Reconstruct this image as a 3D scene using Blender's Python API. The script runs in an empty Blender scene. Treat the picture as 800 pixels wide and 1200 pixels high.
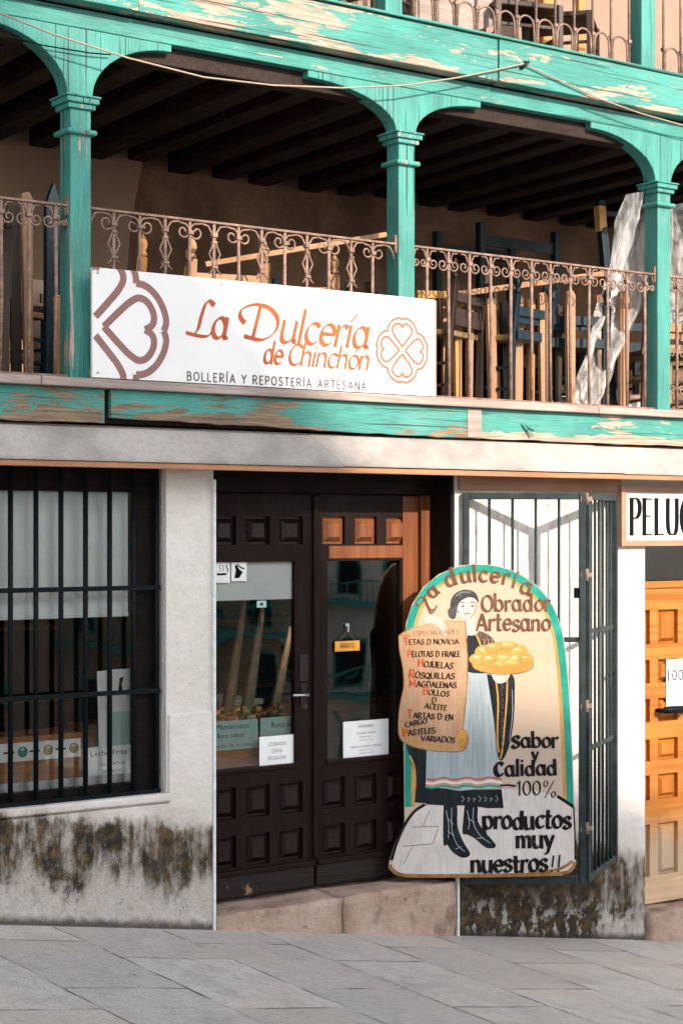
import bpy, bmesh, math, random
from mathutils import Vector, Matrix
random.seed(7)
C = bpy.context.scene.collection
S = bpy.context.scene
R = math.radians
PI = math.pi

# ------------------------------------------------------------------ camera, sky, sun, exposure
FPX, XV, HZ = 2100.0, 3300.0, 620.0
_a = math.atan2(XV - 400, FPX)
FX, FY = math.cos(_a), math.sin(_a)
CAM = Vector((0, -8.0, 2.1))
cam_d = bpy.data.cameras.new('camera')
cam_d.sensor_fit = 'VERTICAL'
cam_d.sensor_height = 36
cam_d.lens = FPX / 1200 * 36
cam_d.shift_y = 20 / 1200
cam_d.clip_end = 1000
cam = bpy.data.objects.new('camera', cam_d)
cam.location = CAM
cam.rotation_euler = (R(90), 0, math.atan2(-FX, FY))
C.objects.link(cam)
S.camera = cam

SUN_EL, SUN_AZ = R(27), R(3)
world = bpy.data.worlds.new('World')
S.world = world
world.use_nodes = True
wn = world.node_tree
sky = wn.nodes.new('ShaderNodeTexSky')
sky.sky_type = 'NISHITA'
sky.sun_disc = False
sky.sun_elevation = SUN_EL
sky.sun_rotation = PI - SUN_AZ
sky.dust_density = 1.5
hsv = wn.nodes.new('ShaderNodeHueSaturation')
hsv.inputs['Saturation'].default_value = 0.38
wn.links.new(sky.outputs[0], hsv.inputs['Color'])
wn.links.new(hsv.outputs[0], wn.nodes['Background'].inputs[0])
wn.nodes['Background'].inputs[1].default_value = 0.15
sd = bpy.data.lights.new('sun', 'SUN')
sd.energy = 2.75
sd.angle = R(0.9)
sd.color = (1.0, 0.86, 0.71)
sun = bpy.data.objects.new('sun', sd)
to_sun = Vector((math.sin(SUN_AZ) * math.cos(SUN_EL), -math.cos(SUN_AZ) * math.cos(SUN_EL), math.sin(SUN_EL)))
sun.rotation_euler = to_sun.to_track_quat('Z', 'Y').to_euler()
sun.location = (5, -12, 14)
C.objects.link(sun)
S.view_settings.view_transform = 'Standard'
S.view_settings.look = 'None'
S.view_settings.exposure = 1.36
S.view_settings.gamma = 1.0
S.render.engine = 'CYCLES'
S.cycles.max_bounces = 8
S.cycles.diffuse_bounces = 4
S.cycles.transparent_max_bounces = 12
S.cycles.caustics_reflective = False
S.cycles.caustics_refractive = False


def at(u, v, y=0.0):
    """survey helper: the point of the vertical plane Y=y that the photograph shows at (u, v) -> (x, z)"""
    p, q = (u - 400) / FPX, (HZ - v) / FPX
    rx, ry = FX + p * FY, FY - p * FX
    t = (y - CAM.y) / ry
    return CAM.x + t * rx, CAM.z + t * q


def ground_z(x, y):
    return 0.186 - 0.152 * (x - 3.75) + 0.03 * y


# ------------------------------------------------------------------ materials
class M:
    def __init__(s, name, base=(0.5, 0.5, 0.5), rough=0.6, metal=0.0, spec=0.5):
        s.m = bpy.data.materials.new(name)
        s.m.use_nodes = True
        s.t = s.m.node_tree
        s.b = s.t.nodes['Principled BSDF']
        s.b.inputs['Base Color'].default_value = (*base, 1)
        s.b.inputs['Roughness'].default_value = rough
        s.b.inputs['Metallic'].default_value = metal
        s.b.inputs['Specular IOR Level'].default_value = spec
        s._pos = None

    def node(s, typ, **props):
        n = s.t.nodes.new(typ)
        for k, v in props.items():
            setattr(n, k, v)
        return n

    def put(s, inp, v):
        if isinstance(v, bpy.types.NodeSocket):
            s.t.links.new(v, inp)
        elif isinstance(v, (tuple, list)) and inp.type == 'RGBA' and len(v) == 3:
            inp.default_value = (*v, 1)
        else:
            inp.default_value = v

    def pos(s):
        if s._pos is None:
            s._pos = s.node('ShaderNodeNewGeometry').outputs['Position']
        return s._pos

    def xyz(s):
        n = s.node('ShaderNodeSeparateXYZ')
        s.put(n.inputs[0], s.pos())
        return n.outputs

    def math(s, op, a, b=0.0, c=0.0, clamp=False):
        n = s.node('ShaderNodeMath', operation=op, use_clamp=clamp)
        for i, v in enumerate((a, b, c)):
            s.put(n.inputs[i], v)
        return n.outputs[0]

    def scaled(s, sc, vec=None):
        n = s.node('ShaderNodeVectorMath', operation='MULTIPLY')
        s.put(n.inputs[0], vec or s.pos())
        n.inputs[1].default_value = sc
        return n.outputs[0]

    def noise(s, sc, lo=0.4, hi=0.6, detail=5, rough=0.6, dist=0.0, vec=None):
        if not isinstance(sc, tuple):
            sc = (sc, sc, sc)
        n = s.node('ShaderNodeTexNoise')
        s.put(n.inputs['Vector'], s.scaled(sc, vec))
        n.inputs['Scale'].default_value = 1
        n.inputs['Detail'].default_value = detail
        n.inputs['Roughness'].default_value = rough
        n.inputs['Distortion'].default_value = dist
        if lo is None:
            return n.outputs[0]
        return s.ramp(n.outputs[0], lo, hi)

    def ramp(s, v, lo, hi, a=0.0, b=1.0):
        n = s.node('ShaderNodeMapRange', interpolation_type='SMOOTHSTEP')
        s.put(n.inputs[0], v)
        for i, x in enumerate((lo, hi, a, b)):
            n.inputs[i + 1].default_value = x
        return n.outputs[0]

    def mix(s, f, a, b, blend='MIX'):
        n = s.node('ShaderNodeMix', data_type='RGBA', blend_type=blend)
        s.put(n.inputs[0], f)
        s.put(n.inputs[6], a)
        s.put(n.inputs[7], b)
        return n.outputs[2]

    def color(s, c):
        s.put(s.b.inputs['Base Color'], c)
        return s

    def rough(s, r):
        s.put(s.b.inputs['Roughness'], r)
        return s

    def bump(s, h, strength=0.3, dist=0.01):
        n = s.node('ShaderNodeBump')
        n.inputs['Strength'].default_value = strength
        n.inputs['Distance'].default_value = dist
        s.put(n.inputs['Height'], h)
        s.put(s.b.inputs['Normal'], n.outputs[0])
        return s


def varied(name, base, rough=0.6, amt=0.25, sc=6.0, bump=0.15, metal=0.0, spec=0.5, dark=None, fine=60.0):
    """a plain coloured surface with blotches, fine grain and a little relief"""
    m = M(name, base, rough, metal, spec)
    n1 = m.noise(sc, 0.3, 0.7)
    n2 = m.noise(fine, 0.3, 0.75)
    d = dark or tuple(c * (1 - amt) for c in base)
    l = tuple(min(1, c * (1 + amt * 0.4)) for c in base)
    c = m.mix(n1, d, l)
    c = m.mix(m.math('MULTIPLY', n2, 0.35), c, d)
    m.color(c)
    m.rough(m.math('ADD', m.math('MULTIPLY', n2, 0.15), rough - 0.05))
    m.bump(n2, bump, 0.004)
    return m.m


def teal(name, axis='X', peel=0.5, base=(0.062, 0.29, 0.25), wood=(0.58, 0.42, 0.33), low=None, big=0.9):
    """sun-bleached turquoise paint flaking off grey-pink timber; axis = grain direction"""
    m = M(name, base, 0.55, 0, 0.3)
    g = {'X': (2.6, 12, 15), 'Z': (14, 14, 1.2)}[axis]
    gf = {'X': (6, 60, 120), 'Z': (110, 110, 5)}[axis]
    grain = m.noise(gf, 0.35, 0.65, 6)
    patch = m.noise(g, None, None, 8, 0.68, 0.6)
    large = m.noise(big, 0.38, 0.68, 3)
    thr = m.math('ADD', patch, m.math('MULTIPLY', m.math('SUBTRACT', large, 0.5), 0.22))
    thr = m.math('ADD', thr, m.math('MULTIPLY', m.math('SUBTRACT', grain, 0.5), 0.06))
    if low:
        z = m.xyz()[2]
        z2 = m.math('ADD', z, m.math('MULTIPLY', m.noise((2.5, 1, 6), 0.2, 0.8), -0.05))
        thr = m.math('ADD', thr, m.math('MULTIPLY', m.ramp(z2, low[0], low[1], 1, 0), low[2]))
    mask = m.ramp(thr, 0.66 - peel * 0.2, 0.69 - peel * 0.2)
    tone = m.noise((2.0, 2.0, 5.0) if axis == 'X' else (6, 6, 1.5), 0.3, 0.7)
    paint = m.mix(tone, tuple(c * 0.74 for c in base), tuple(min(1, c * 1.12) for c in base))
    paint = m.mix(m.math('MULTIPLY', m.noise(gf, 0.5, 0.75, 4), 0.6), paint, tuple(c * 0.35 for c in base))
    gc = {'X': (0.7, 30, 75), 'Z': (75, 75, 0.8)}[axis]
    crack = m.noise(gc, 0.635, 0.66, 3, 0.5, 0.3)
    paint = m.mix(m.math('MULTIPLY', m.noise(3.5, 0.45, 0.75, 6), 0.3), paint, (0.16, 0.30, 0.26))
    wd = m.mix(grain, tuple(c * 0.55 for c in wood), wood)
    wd = m.mix(m.noise((3, 3, 3), 0.5, 0.7), wd, tuple(c * 0.62 for c in wood))
    col = m.mix(mask, paint, wd)
    m.color(m.mix(m.math('MULTIPLY', crack, 0.85), col, (0.03, 0.035, 0.03)))
    h = m.math('ADD', m.math('MULTIPLY', mask, -0.7), m.math('MULTIPLY', grain, 0.5))
    h = m.math('ADD', h, m.math('MULTIPLY', crack, -1.0))
    m.rough(m.ramp(mask, 0, 1, 0.5, 0.85))
    m.bump(h, 0.55, 0.006)
    return m.m


def wood(name, a, b, axis='X', rough=0.5, sc=1.0, bump=0.25, spec=0.3, wear=None, pale_foot=None):
    m = M(name, a, rough, 0, spec)
    g = {'X': (2 * sc, 28 * sc, 40 * sc), 'Z': (40 * sc, 40 * sc, 2 * sc), 'Y': (40 * sc, 2 * sc, 40 * sc)}[axis]
    n = m.noise(g, 0.3, 0.7, 6, 0.6, 0.8)
    n2 = m.noise(2.5, 0.3, 0.7)
    c = m.mix(n, a, b)
    c = m.mix(m.math('MULTIPLY', n2, 0.4), c, tuple(x * 0.6 for x in a))
    if pale_foot:
        z = m.math('ADD', m.xyz()[2], m.math('MULTIPLY', m.noise((9, 9, 2.5), None), 0.3))
        c = m.mix(m.ramp(z, pale_foot[1], pale_foot[0]), c, pale_foot[2])  # colour turns paler towards the foot
    if wear:
        c = m.mix(m.noise((9, 9, 5), 0.6, 0.68, 7), c, wear)
    m.color(c)
    m.bump(n, bump, 0.004)
    m.rough(m.ramp(n2, 0, 1, rough - 0.08, rough + 0.1))
    return m.m


MAT = {}
# plaster of the street front: dirty, mossy towards the ground
def plaster_mat():
    m = M('street_plaster', (0.7, 0.66, 0.62), 0.9, 0, 0.2)
    x, y, z = m.xyz()[0:3]
    g = m.math('ADD', m.math('MULTIPLY', x, -0.152), 0.756)
    h = m.math('SUBTRACT', z, g)
    n1 = m.noise(1.6, 0.3, 0.7, 4)
    n2 = m.noise(22, 0.35, 0.7, 6)
    c = m.mix(n1, (0.66, 0.61, 0.56), (0.74, 0.70, 0.66))
    c = m.mix(m.math('MULTIPLY', n2, 0.25), c, (0.55, 0.49, 0.44))
    # ochre damp rising
    hw = m.math('ADD', h, m.math('MULTIPLY', m.math('SUBTRACT', m.noise((2.2, 2, 3), None), 0.5), 0.55))
    damp = m.ramp(hw, 0.75, 0.35)
    c = m.mix(m.math('MULTIPLY', damp, 0.42), c, (0.42, 0.33, 0.25))
    # grey efflorescence
    eff = m.math('MULTIPLY', m.ramp(hw, 0.62, 0.3), m.noise(30, 0.42, 0.58, 8, 0.7))
    c = m.mix(m.math('MULTIPLY', eff, 0.6), c, (0.55, 0.53, 0.52))
    # dark moss, a ragged band with drips
    right = m.ramp(x, 6.4, 6.65)
    right2 = m.ramp(x, 7.55, 7.9)
    amp = m.math('ADD', m.math('MULTIPLY', right, 0.15), m.math('MULTIPLY', right2, -0.21))
    blot = m.noise((5.5, 5, 3.0), None, None, 9, 0.72, 0.4)
    drip = m.noise((16, 10, 2.2), None, None, 5, 0.6)
    bl = m.math('ADD', m.math('MULTIPLY', blot, 0.65), m.math('MULTIPLY', drip, 0.35))
    h2 = m.math('ADD', h, m.math('MULTIPLY', m.math('SUBTRACT', m.noise((3.2, 3, 2.0), None), 0.5), 0.42))
    band = m.math('MULTIPLY', m.ramp(h2, 0.64, 0.48), m.ramp(h2, 0.06, 0.34, 0.2, 1.0))
    band_r = m.math('MULTIPLY', m.ramp(h, 0.72, 0.45), m.ramp(h, 0.0, 0.15, 0.6, 1.0))
    bb = m.math('MAXIMUM', band, m.math('MULTIPLY', band_r, right))
    v = m.math('ADD', m.math('ADD', bl, amp), m.math('MULTIPLY', m.math('SUBTRACT', bb, 1.0), 0.35))
    v = m.math('ADD', v, m.math('MULTIPLY', m.math('SUBTRACT', m.noise((26, 20, 18), None, None, 6, 0.7), 0.5), 0.16))
    moss = m.ramp(v, 0.375, 0.525)
    haze_ = m.math('MULTIPLY', m.ramp(v, 0.26, 0.46), 0.55)
    c = m.mix(haze_, c, m.mix(m.noise(9, 0.35, 0.65), (0.30, 0.25, 0.20), (0.20, 0.17, 0.14)))
    mc = m.mix(m.noise(14, 0.4, 0.65, 5), (0.013, 0.010, 0.006), (0.095, 0.055, 0.018))
    c = m.mix(m.math('MULTIPLY', moss, 0.95), c, mc)
    speck = m.math('MULTIPLY', m.noise((48, 40, 34), 0.55, 0.66, 9, 0.75), m.math('MULTIPLY', m.ramp(hw, 0.6, 0.25), m.noise(5, 0.4, 0.62, 4)))
    flake = m.math('MULTIPLY', m.noise((11, 9, 8), 0.52, 0.56, 8, 0.7), m.ramp(h, 0.34, 0.05))
    c = m.mix(m.math('MULTIPLY', flake, 0.75), c, (0.62, 0.59, 0.56))
    c = m.mix(m.math('MULTIPLY', speck, 0.75), c, (0.05, 0.045, 0.035))
    c = m.mix(m.math('MULTIPLY', m.noise((4, 4, 0.7), 0.58, 0.75, 5), 0.22), c, (0.4, 0.34, 0.3))
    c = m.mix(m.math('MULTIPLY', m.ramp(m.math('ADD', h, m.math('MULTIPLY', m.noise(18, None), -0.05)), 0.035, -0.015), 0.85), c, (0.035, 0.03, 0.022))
    m.color(c)
    hh = m.math('ADD', m.math('MULTIPLY', m.noise(9, 0.2, 0.8, 5), 0.8), m.math('MULTIPLY', n2, 0.3))
    hh = m.math('ADD', hh, m.math('MULTIPLY', eff, -0.4))
    rough_z = m.ramp(hw, 0.75, 0.4)
    hh = m.math('ADD', hh, m.math('MULTIPLY', m.math('MULTIPLY', m.noise((30, 26, 24), 0.3, 0.7, 8, 0.75), rough_z), 1.1))
    m.bump(hh, 0.6, 0.014)
    return m.m


def pavement_mat():
    m = M('slab_paving', (0.3, 0.3, 0.3), 0.8, 0, 0.3)
    mp = m.node('ShaderNodeMapping')
    mp.inputs['Rotation'].default_value = (0, 0, R(90))
    mp.inputs['Location'].default_value = (0.22, 0.15, 0)
    m.put(mp.inputs[0], m.pos())
    wob = m.node('ShaderNodeVectorMath', operation='ADD')
    nz = m.node('ShaderNodeTexNoise')
    nz.inputs['Scale'].default_value = 2.5
    m.put(nz.inputs['Vector'], m.pos())
    sc = m.node('ShaderNodeVectorMath', operation='SCALE')
    m.put(sc.inputs[0], nz.outputs['Color'])
    sc.inputs['Scale'].default_value = 0.05
    m.put(wob.inputs[0], mp.outputs[0])
    m.put(wob.inputs[1], sc.outputs[0])
    br = m.node('ShaderNodeTexBrick')
    br.offset = 0.37
    br.offset_frequency = 2
    m.put(br.inputs['Vector'], wob.outputs[0])
    for k, v in (('Scale', 1.0), ('Mortar Size', 0.009), ('Mortar Smooth', 0.25), ('Bias', 0.0), ('Brick Width', 0.95), ('Row Height', 0.60)):
        br.inputs[k].default_value = v
    br.inputs['Color1'].default_value = (0.0, 0, 0, 1)
    br.inputs['Color2'].default_value = (1, 1, 1, 1)
    br.inputs['Mortar'].default_value = (0.5, 0.5, 0.5, 1)
    tone = br.outputs['Color']
    fac = br.outputs['Fac']
    n1 = m.noise(1.3, 0.3, 0.7, 4)
    n2 = m.noise(26, 0.35, 0.7, 8, 0.7)
    c = m.mix(tone, (0.46, 0.435, 0.40), (0.70, 0.66, 0.605))
    c = m.mix(m.math('MULTIPLY', n1, 0.5), c, (0.50, 0.46, 0.42))
    c = m.mix(m.math('MULTIPLY', n2, 0.3), c, (0.36, 0.34, 0.315))
    c = m.mix(m.math('MULTIPLY', m.noise((7, 4, 5), 0.46, 0.6, 9, 0.75, 0.6), 0.42), c, (0.38, 0.355, 0.33))
    c = m.mix(m.math('MULTIPLY', m.noise((90, 70, 70), 0.5, 0.68, 3, 0.6), 0.45), c, (0.27, 0.25, 0.23))
    c = m.mix(m.math('MULTIPLY', m.noise((5, 5, 5), 0.6, 0.72, 8, 0.7), 0.4), c, (0.22, 0.20, 0.18))
    c = m.mix(m.math('MULTIPLY', m.noise((38, 30, 30), 0.54, 0.66, 8, 0.8), 0.6), c, (0.17, 0.16, 0.15))
    c = m.mix(m.math('MULTIPLY', m.noise((20, 26, 20), 0.58, 0.72, 8, 0.75), 0.4), c, (0.66, 0.62, 0.57))
    c = m.mix(m.math('MULTIPLY', m.noise(9, 0.68, 0.71, 4), 0.5), c, (0.12, 0.11, 0.10))
    jm = m.math('MULTIPLY', fac, m.noise(4.5, 0.38, 0.62, 5))
    c = m.mix(m.math('MULTIPLY', m.noise((2.2, 3.6, 3), 0.52, 0.7, 7, 0.7, 1.0), 0.35), c, (0.30, 0.28, 0.26))
    c = m.mix(m.math('MULTIPLY', m.noise((0.9, 0.9, 1), 0.5, 0.68, 4), 0.4), c, (0.56, 0.46, 0.38))
    c = m.mix(m.math('MULTIPLY', jm, 0.85), c, (0.06, 0.055, 0.05))
    m.color(c)
    hh = m.math('ADD', m.math('MULTIPLY', fac, -1.0), m.math('MULTIPLY', m.noise(12, 0.2, 0.8, 8, 0.65), 0.55))
    hh = m.math('ADD', hh, m.math('MULTIPLY', m.noise(60, 0.2, 0.8, 5, 0.7), 0.25))
    m.bump(hh, 0.8, 0.012)
    return m.m


def glass_mat(name, tint=(0.97, 0.99, 0.99), refl=1.0):
    m = bpy.data.materials.new(name)
    m.use_nodes = True
    t = m.node_tree
    t.nodes.remove(t.nodes['Principled BSDF'])
    tr = t.nodes.new('ShaderNodeBsdfTransparent')
    tr.inputs[0].default_value = (*tint, 1)
    gl = t.nodes.new('ShaderNodeBsdfGlossy')
    gl.inputs['Roughness'].default_value = 0.015
    nb = t.nodes.new('ShaderNodeBump')
    nn = t.nodes.new('ShaderNodeTexNoise')
    nn.inputs['Scale'].default_value = 2.2
    nn.inputs['Detail'].default_value = 1
    geo = t.nodes.new('ShaderNodeNewGeometry')
    t.links.new(geo.outputs['Position'], nn.inputs['Vector'])
    t.links.new(nn.outputs[0], nb.inputs['Height'])
    nb.inputs['Strength'].default_value = 0.12
    nb.inputs['Distance'].default_value = 0.02
    t.links.new(nb.outputs[0], gl.inputs['Normal'])
    fr = t.nodes.new('ShaderNodeFresnel')
    fr.inputs[0].default_value = 1.5
    mu = t.nodes.new('ShaderNodeMath')
    mu.operation = 'MULTIPLY'
    mu.use_clamp = True
    t.links.new(fr.outputs[0], mu.inputs[0])
    mu.inputs[1].default_value = 1.35 * refl
    mx = t.nodes.new('ShaderNodeMixShader')
    t.links.new(mu.outputs[0], mx.inputs[0])
    t.links.new(tr.outputs[0], mx.inputs[1])
    t.links.new(gl.outputs[0], mx.inputs[2])
    t.links.new(mx.outputs[0], t.nodes['Material Output'].inputs[0])
    return m


def film_mat():
    m = bpy.data.materials.new('plastic_film')
    m.use_nodes = True
    t = m.node_tree
    b = t.nodes['Principled BSDF']
    b.inputs['Base Color'].default_value = (0.72, 0.70, 0.68, 1)
    b.inputs['Roughness'].default_value = 0.28
    geo = t.nodes.new('ShaderNodeNewGeometry')
    nn = t.nodes.new('ShaderNodeTexNoise')
    nn.inputs['Scale'].default_value = 1
    nn.inputs['Detail'].default_value = 5
    vm = t.nodes.new('ShaderNodeVectorMath')
    vm.operation = 'MULTIPLY'
    vm.inputs[1].default_value = (22, 22, 3.2)
    t.links.new(geo.outputs['Position'], vm.inputs[0])
    t.links.new(vm.outputs[0], nn.inputs['Vector'])
    bp = t.nodes.new('ShaderNodeBump')
    bp.inputs['Strength'].default_value = 0.6
    bp.inputs['Distance'].default_value = 0.03
    t.links.new(nn.outputs[0], bp.inputs['Height'])
    t.links.new(bp.outputs[0], b.inputs['Normal'])
    tr = t.nodes.new('ShaderNodeBsdfTransparent')
    mr = t.nodes.new('ShaderNodeMapRange')
    mr.inputs[1].default_value, mr.inputs[2].default_value = 0.35, 0.65
    mr.inputs[3].default_value, mr.inputs[4].default_value = 0.22, 0.62
    t.links.new(nn.outputs[0], mr.inputs[0])
    mx = t.nodes.new('ShaderNodeMixShader')
    t.links.new(mr.outputs[0], mx.inputs[0])
    t.links.new(tr.outputs[0], mx.inputs[1])
    t.links.new(b.outputs[0], mx.inputs[2])
    t.links.new(mx.outputs[0], t.nodes['Material Output'].inputs[0])
    return m


def flat(name, c, rough=0.6, amt=0.12, sc=25, spec=0.3):
    """thin paint or print, slightly uneven"""
    m = M(name, c, rough, 0, spec)
    n = m.noise(sc, 0.3, 0.75, 5)
    m.color(m.mix(n, tuple(x * (1 - amt) for x in c), tuple(min(1, x * (1 + amt * 0.5)) for x in c)))
    return m.m


MAT['plaster'] = plaster_mat()
MAT['paving'] = pavement_mat()
MAT['teal_beam'] = teal('peeling_turquoise_fascia', 'X', 0.92, low=(4.70, 4.74, 0.05))
MAT['teal_beam2'] = teal('turquoise_beam', 'X', 0.42)
MAT['teal_ledge'] = teal('worn_turquoise_fascia', 'X', 0.42, low=(2.60, 2.70, 0.15), wood=(0.30, 0.21, 0.14))
MAT['teal_ledge_right'] = teal('turquoise_fascia_boards', 'X', 0.45, low=(2.62, 2.665, 0.3))
MAT['teal_post'] = teal('turquoise_post_paint', 'Z', 0.10)
MAT['teal_bracket'] = teal('turquoise_bracket_paint', 'Z', 0.10)
MAT['ledge'] = wood('weathered_ledge', (0.30, 0.24, 0.21), (0.46, 0.38, 0.34), 'X', 0.85, 1.0, 0.5)
MAT['eave'] = varied('grey_sheet_cover', (0.37, 0.335, 0.31), 0.75, 0.38, 2.2, 0.35, fine=38)
MAT['eave_trim'] = wood('eave_trim_wood', (0.36, 0.17, 0.09), (0.50, 0.25, 0.13), 'X', 0.6)
MAT['lintel'] = wood('lintel_wood', (0.36, 0.2, 0.13), (0.46, 0.27, 0.18), 'X', 0.7)
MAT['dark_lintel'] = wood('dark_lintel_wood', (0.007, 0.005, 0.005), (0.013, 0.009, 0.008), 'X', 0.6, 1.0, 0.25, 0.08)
MAT['door_shaded'] = wood('shaded_door_varnish', (0.010, 0.005, 0.0045), (0.019, 0.009, 0.007), 'Z', 0.5, 0.8, 0.12, 0.1)  # red-brown door varnish with the doorway's shade put into the colour
MAT['panel_shaded'] = wood('shaded_panel_varnish', (0.011, 0.006, 0.005), (0.02, 0.01, 0.008), 'Z', 0.32, 0.8, 0.08, 0.26)  # panels of the same door, shade put into the colour too
MAT['door_lit_brown'] = wood('lit_door_varnish', (0.14, 0.045, 0.018), (0.24, 0.085, 0.032), 'Z', 0.36, 0.8, 0.12)  # lighter copy of the door varnish, sunlight put into the colour
MAT['kick'] = wood('scuffed_kick_board', (0.009, 0.006, 0.005), (0.018, 0.010, 0.008), 'X', 0.45, 0.8, 0.2, wear=(0.26, 0.16, 0.11))
MAT['orange_door'] = wood('orange_door_varnish', (0.29, 0.085, 0.010), (0.42, 0.155, 0.024), 'Z', 0.38, 0.6, 0.12, pale_foot=(0.15, 0.5, (0.52, 0.38, 0.25)))
MAT['orange_door_x'] = wood('orange_rail_varnish', (0.31, 0.10, 0.014), (0.46, 0.19, 0.036), 'X', 0.38, 0.6, 0.12, pale_foot=(0.1, 0.45, (0.55, 0.40, 0.26)))
MAT['pale_board'] = wood('pale_door_board', (0.62, 0.42, 0.25), (0.74, 0.56, 0.38), 'X', 0.6, 0.6, 0.2)
MAT['iron'] = varied('rusty_pink_iron', (0.29, 0.18, 0.135), 0.65, 0.5, 16, 0.5, fine=90)
MAT['black_iron'] = varied('black_painted_iron', (0.005, 0.008, 0.010), 0.5, 0.3, 10, 0.15, 0.0, 0.1)
MAT['gate_iron'] = varied('grey_green_gate_paint', (0.028, 0.042, 0.045), 0.5, 0.35, 9, 0.25, spec=0.25, dark=(0.012, 0.02, 0.022))
MAT['steel'] = varied('dull_steel', (0.55, 0.56, 0.57), 0.35, 0.2, 20, 0.1, 0.9)
def step_mat():
    m = M('pink_granite_step', (0.5, 0.34, 0.26), 0.85, 0, 0.2)
    c = m.mix(m.noise(4, 0.3, 0.7, 5), (0.44, 0.29, 0.215), (0.62, 0.47, 0.38))
    c = m.mix(m.math('MULTIPLY', m.noise(34, 0.45, 0.7, 8, 0.75), 0.5), c, (0.62, 0.50, 0.42))
    c = m.mix(m.math('MULTIPLY', m.noise((40, 34, 30), 0.58, 0.66, 8, 0.75), 0.8), c, (0.09, 0.055, 0.04))
    c = m.mix(m.math('MULTIPLY', m.noise((5, 5, 5), 0.55, 0.7, 6), 0.55), c, (0.14, 0.085, 0.06))
    m.color(c)
    m.bump(m.noise(28, 0.2, 0.8, 8, 0.75), 0.9, 0.012)
    return m.m
MAT['stone_step'] = step_mat()
MAT['balcony_wall'] = varied('brown_balcony_plaster', (0.28, 0.16, 0.098), 0.95, 0.5, 1.9, 0.6, fine=14)
MAT['tan_plaster'] = varied('tan_wall_plaster', (0.37, 0.245, 0.165), 0.95, 0.18, 1.6, 0.3)
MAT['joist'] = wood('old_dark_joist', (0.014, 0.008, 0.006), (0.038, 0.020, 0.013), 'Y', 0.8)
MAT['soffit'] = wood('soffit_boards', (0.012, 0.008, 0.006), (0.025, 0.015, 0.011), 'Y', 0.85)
MAT['upper_plaster'] = varied('pink_upper_plaster', (0.34, 0.235, 0.18), 0.9, 0.15, 2, 0.3)
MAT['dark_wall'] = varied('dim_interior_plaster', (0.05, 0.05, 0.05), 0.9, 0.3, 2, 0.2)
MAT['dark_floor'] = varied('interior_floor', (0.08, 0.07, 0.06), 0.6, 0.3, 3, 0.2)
MAT['chair_wood'] = wood('bleached_chair_wood', (0.34, 0.18, 0.095), (0.46, 0.265, 0.15), 'Z', 0.65, 0.7)
MAT['chair_orange'] = wood('orange_chair_wood', (0.55, 0.25, 0.07), (0.7, 0.36, 0.13), 'Z', 0.5, 0.7)
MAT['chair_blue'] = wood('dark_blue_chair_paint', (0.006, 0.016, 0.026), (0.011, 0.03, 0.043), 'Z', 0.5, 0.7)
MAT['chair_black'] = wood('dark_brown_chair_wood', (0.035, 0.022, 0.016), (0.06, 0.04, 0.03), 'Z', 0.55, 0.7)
MAT['straw'] = varied('woven_straw', (0.26, 0.17, 0.075), 0.85, 0.4, 40, 0.6)
MAT['glass'] = glass_mat('window_glass')
MAT['film'] = film_mat()
MAT['white_board'] = flat('white_sign_panel', (0.80, 0.79, 0.785), 0.45, 0.05, 3)
MAT['paper'] = flat('white_paper', (0.83, 0.84, 0.84), 0.7, 0.06, 10)
MAT['blue_paper'] = flat('pale_green_card', (0.38, 0.56, 0.52), 0.7, 0.08, 10)
MAT['ink'] = flat('black_ink', (0.008, 0.008, 0.009), 0.7, spec=0.05)
MAT['grey_ink'] = flat('grey_ink', (0.11, 0.085, 0.085), 0.7, spec=0.1)
MAT['red_ink'] = flat('red_ink', (0.55, 0.04, 0.02), 0.6)
MAT['green_ink'] = flat('green_ink', (0.05, 0.25, 0.18), 0.6)
MAT['brown_ink'] = flat('brown_ink', (0.42, 0.26, 0.14), 0.6)
MAT['orange_print'] = flat('orange_print', (0.46, 0.10, 0.026), 0.5, 0.2, 12)
MAT['mauve_print'] = flat('mauve_brown_print', (0.27, 0.135, 0.12), 0.5, 0.1, 12)
MAT['copper_print'] = flat('copper_print', (0.36, 0.125, 0.06), 0.5, 0.1, 12)
MAT['blind'] = flat('white_blind_fabric', (0.9, 0.92, 0.92), 0.8, 0.06, 6)
MAT['cable'] = flat('pale_cable_sheath', (0.36, 0.29, 0.22), 0.6)
MAT['trim_white'] = flat('white_corner_trim', (0.72, 0.74, 0.74), 0.5)
MAT['roof_tile'] = varied('clay_roof_tile', (0.30, 0.15, 0.09), 0.85, 0.4, 4, 0.5)
MAT['far_plaster'] = varied('plaza_house_plaster', (0.55, 0.5, 0.44), 0.9, 0.2, 1.2, 0.2)
MAT['far_teal'] = flat('plaza_balcony_paint', (0.03, 0.25, 0.2), 0.6)
MAT['canvas'] = varied('tan_parasol_canvas', (0.40, 0.26, 0.15), 0.85, 0.3, 12, 0.3)
MAT['biscuit'] = varied('golden_biscuit', (0.62, 0.30, 0.08), 0.8, 0.5, 30, 0.8)
MAT['box_brown'] = wood('brown_display_wood', (0.30, 0.12, 0.045), (0.42, 0.18, 0.07), 'X', 0.55)
MAT['tag_orange'] = flat('orange_tag', (0.80, 0.36, 0.06), 0.5)


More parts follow.
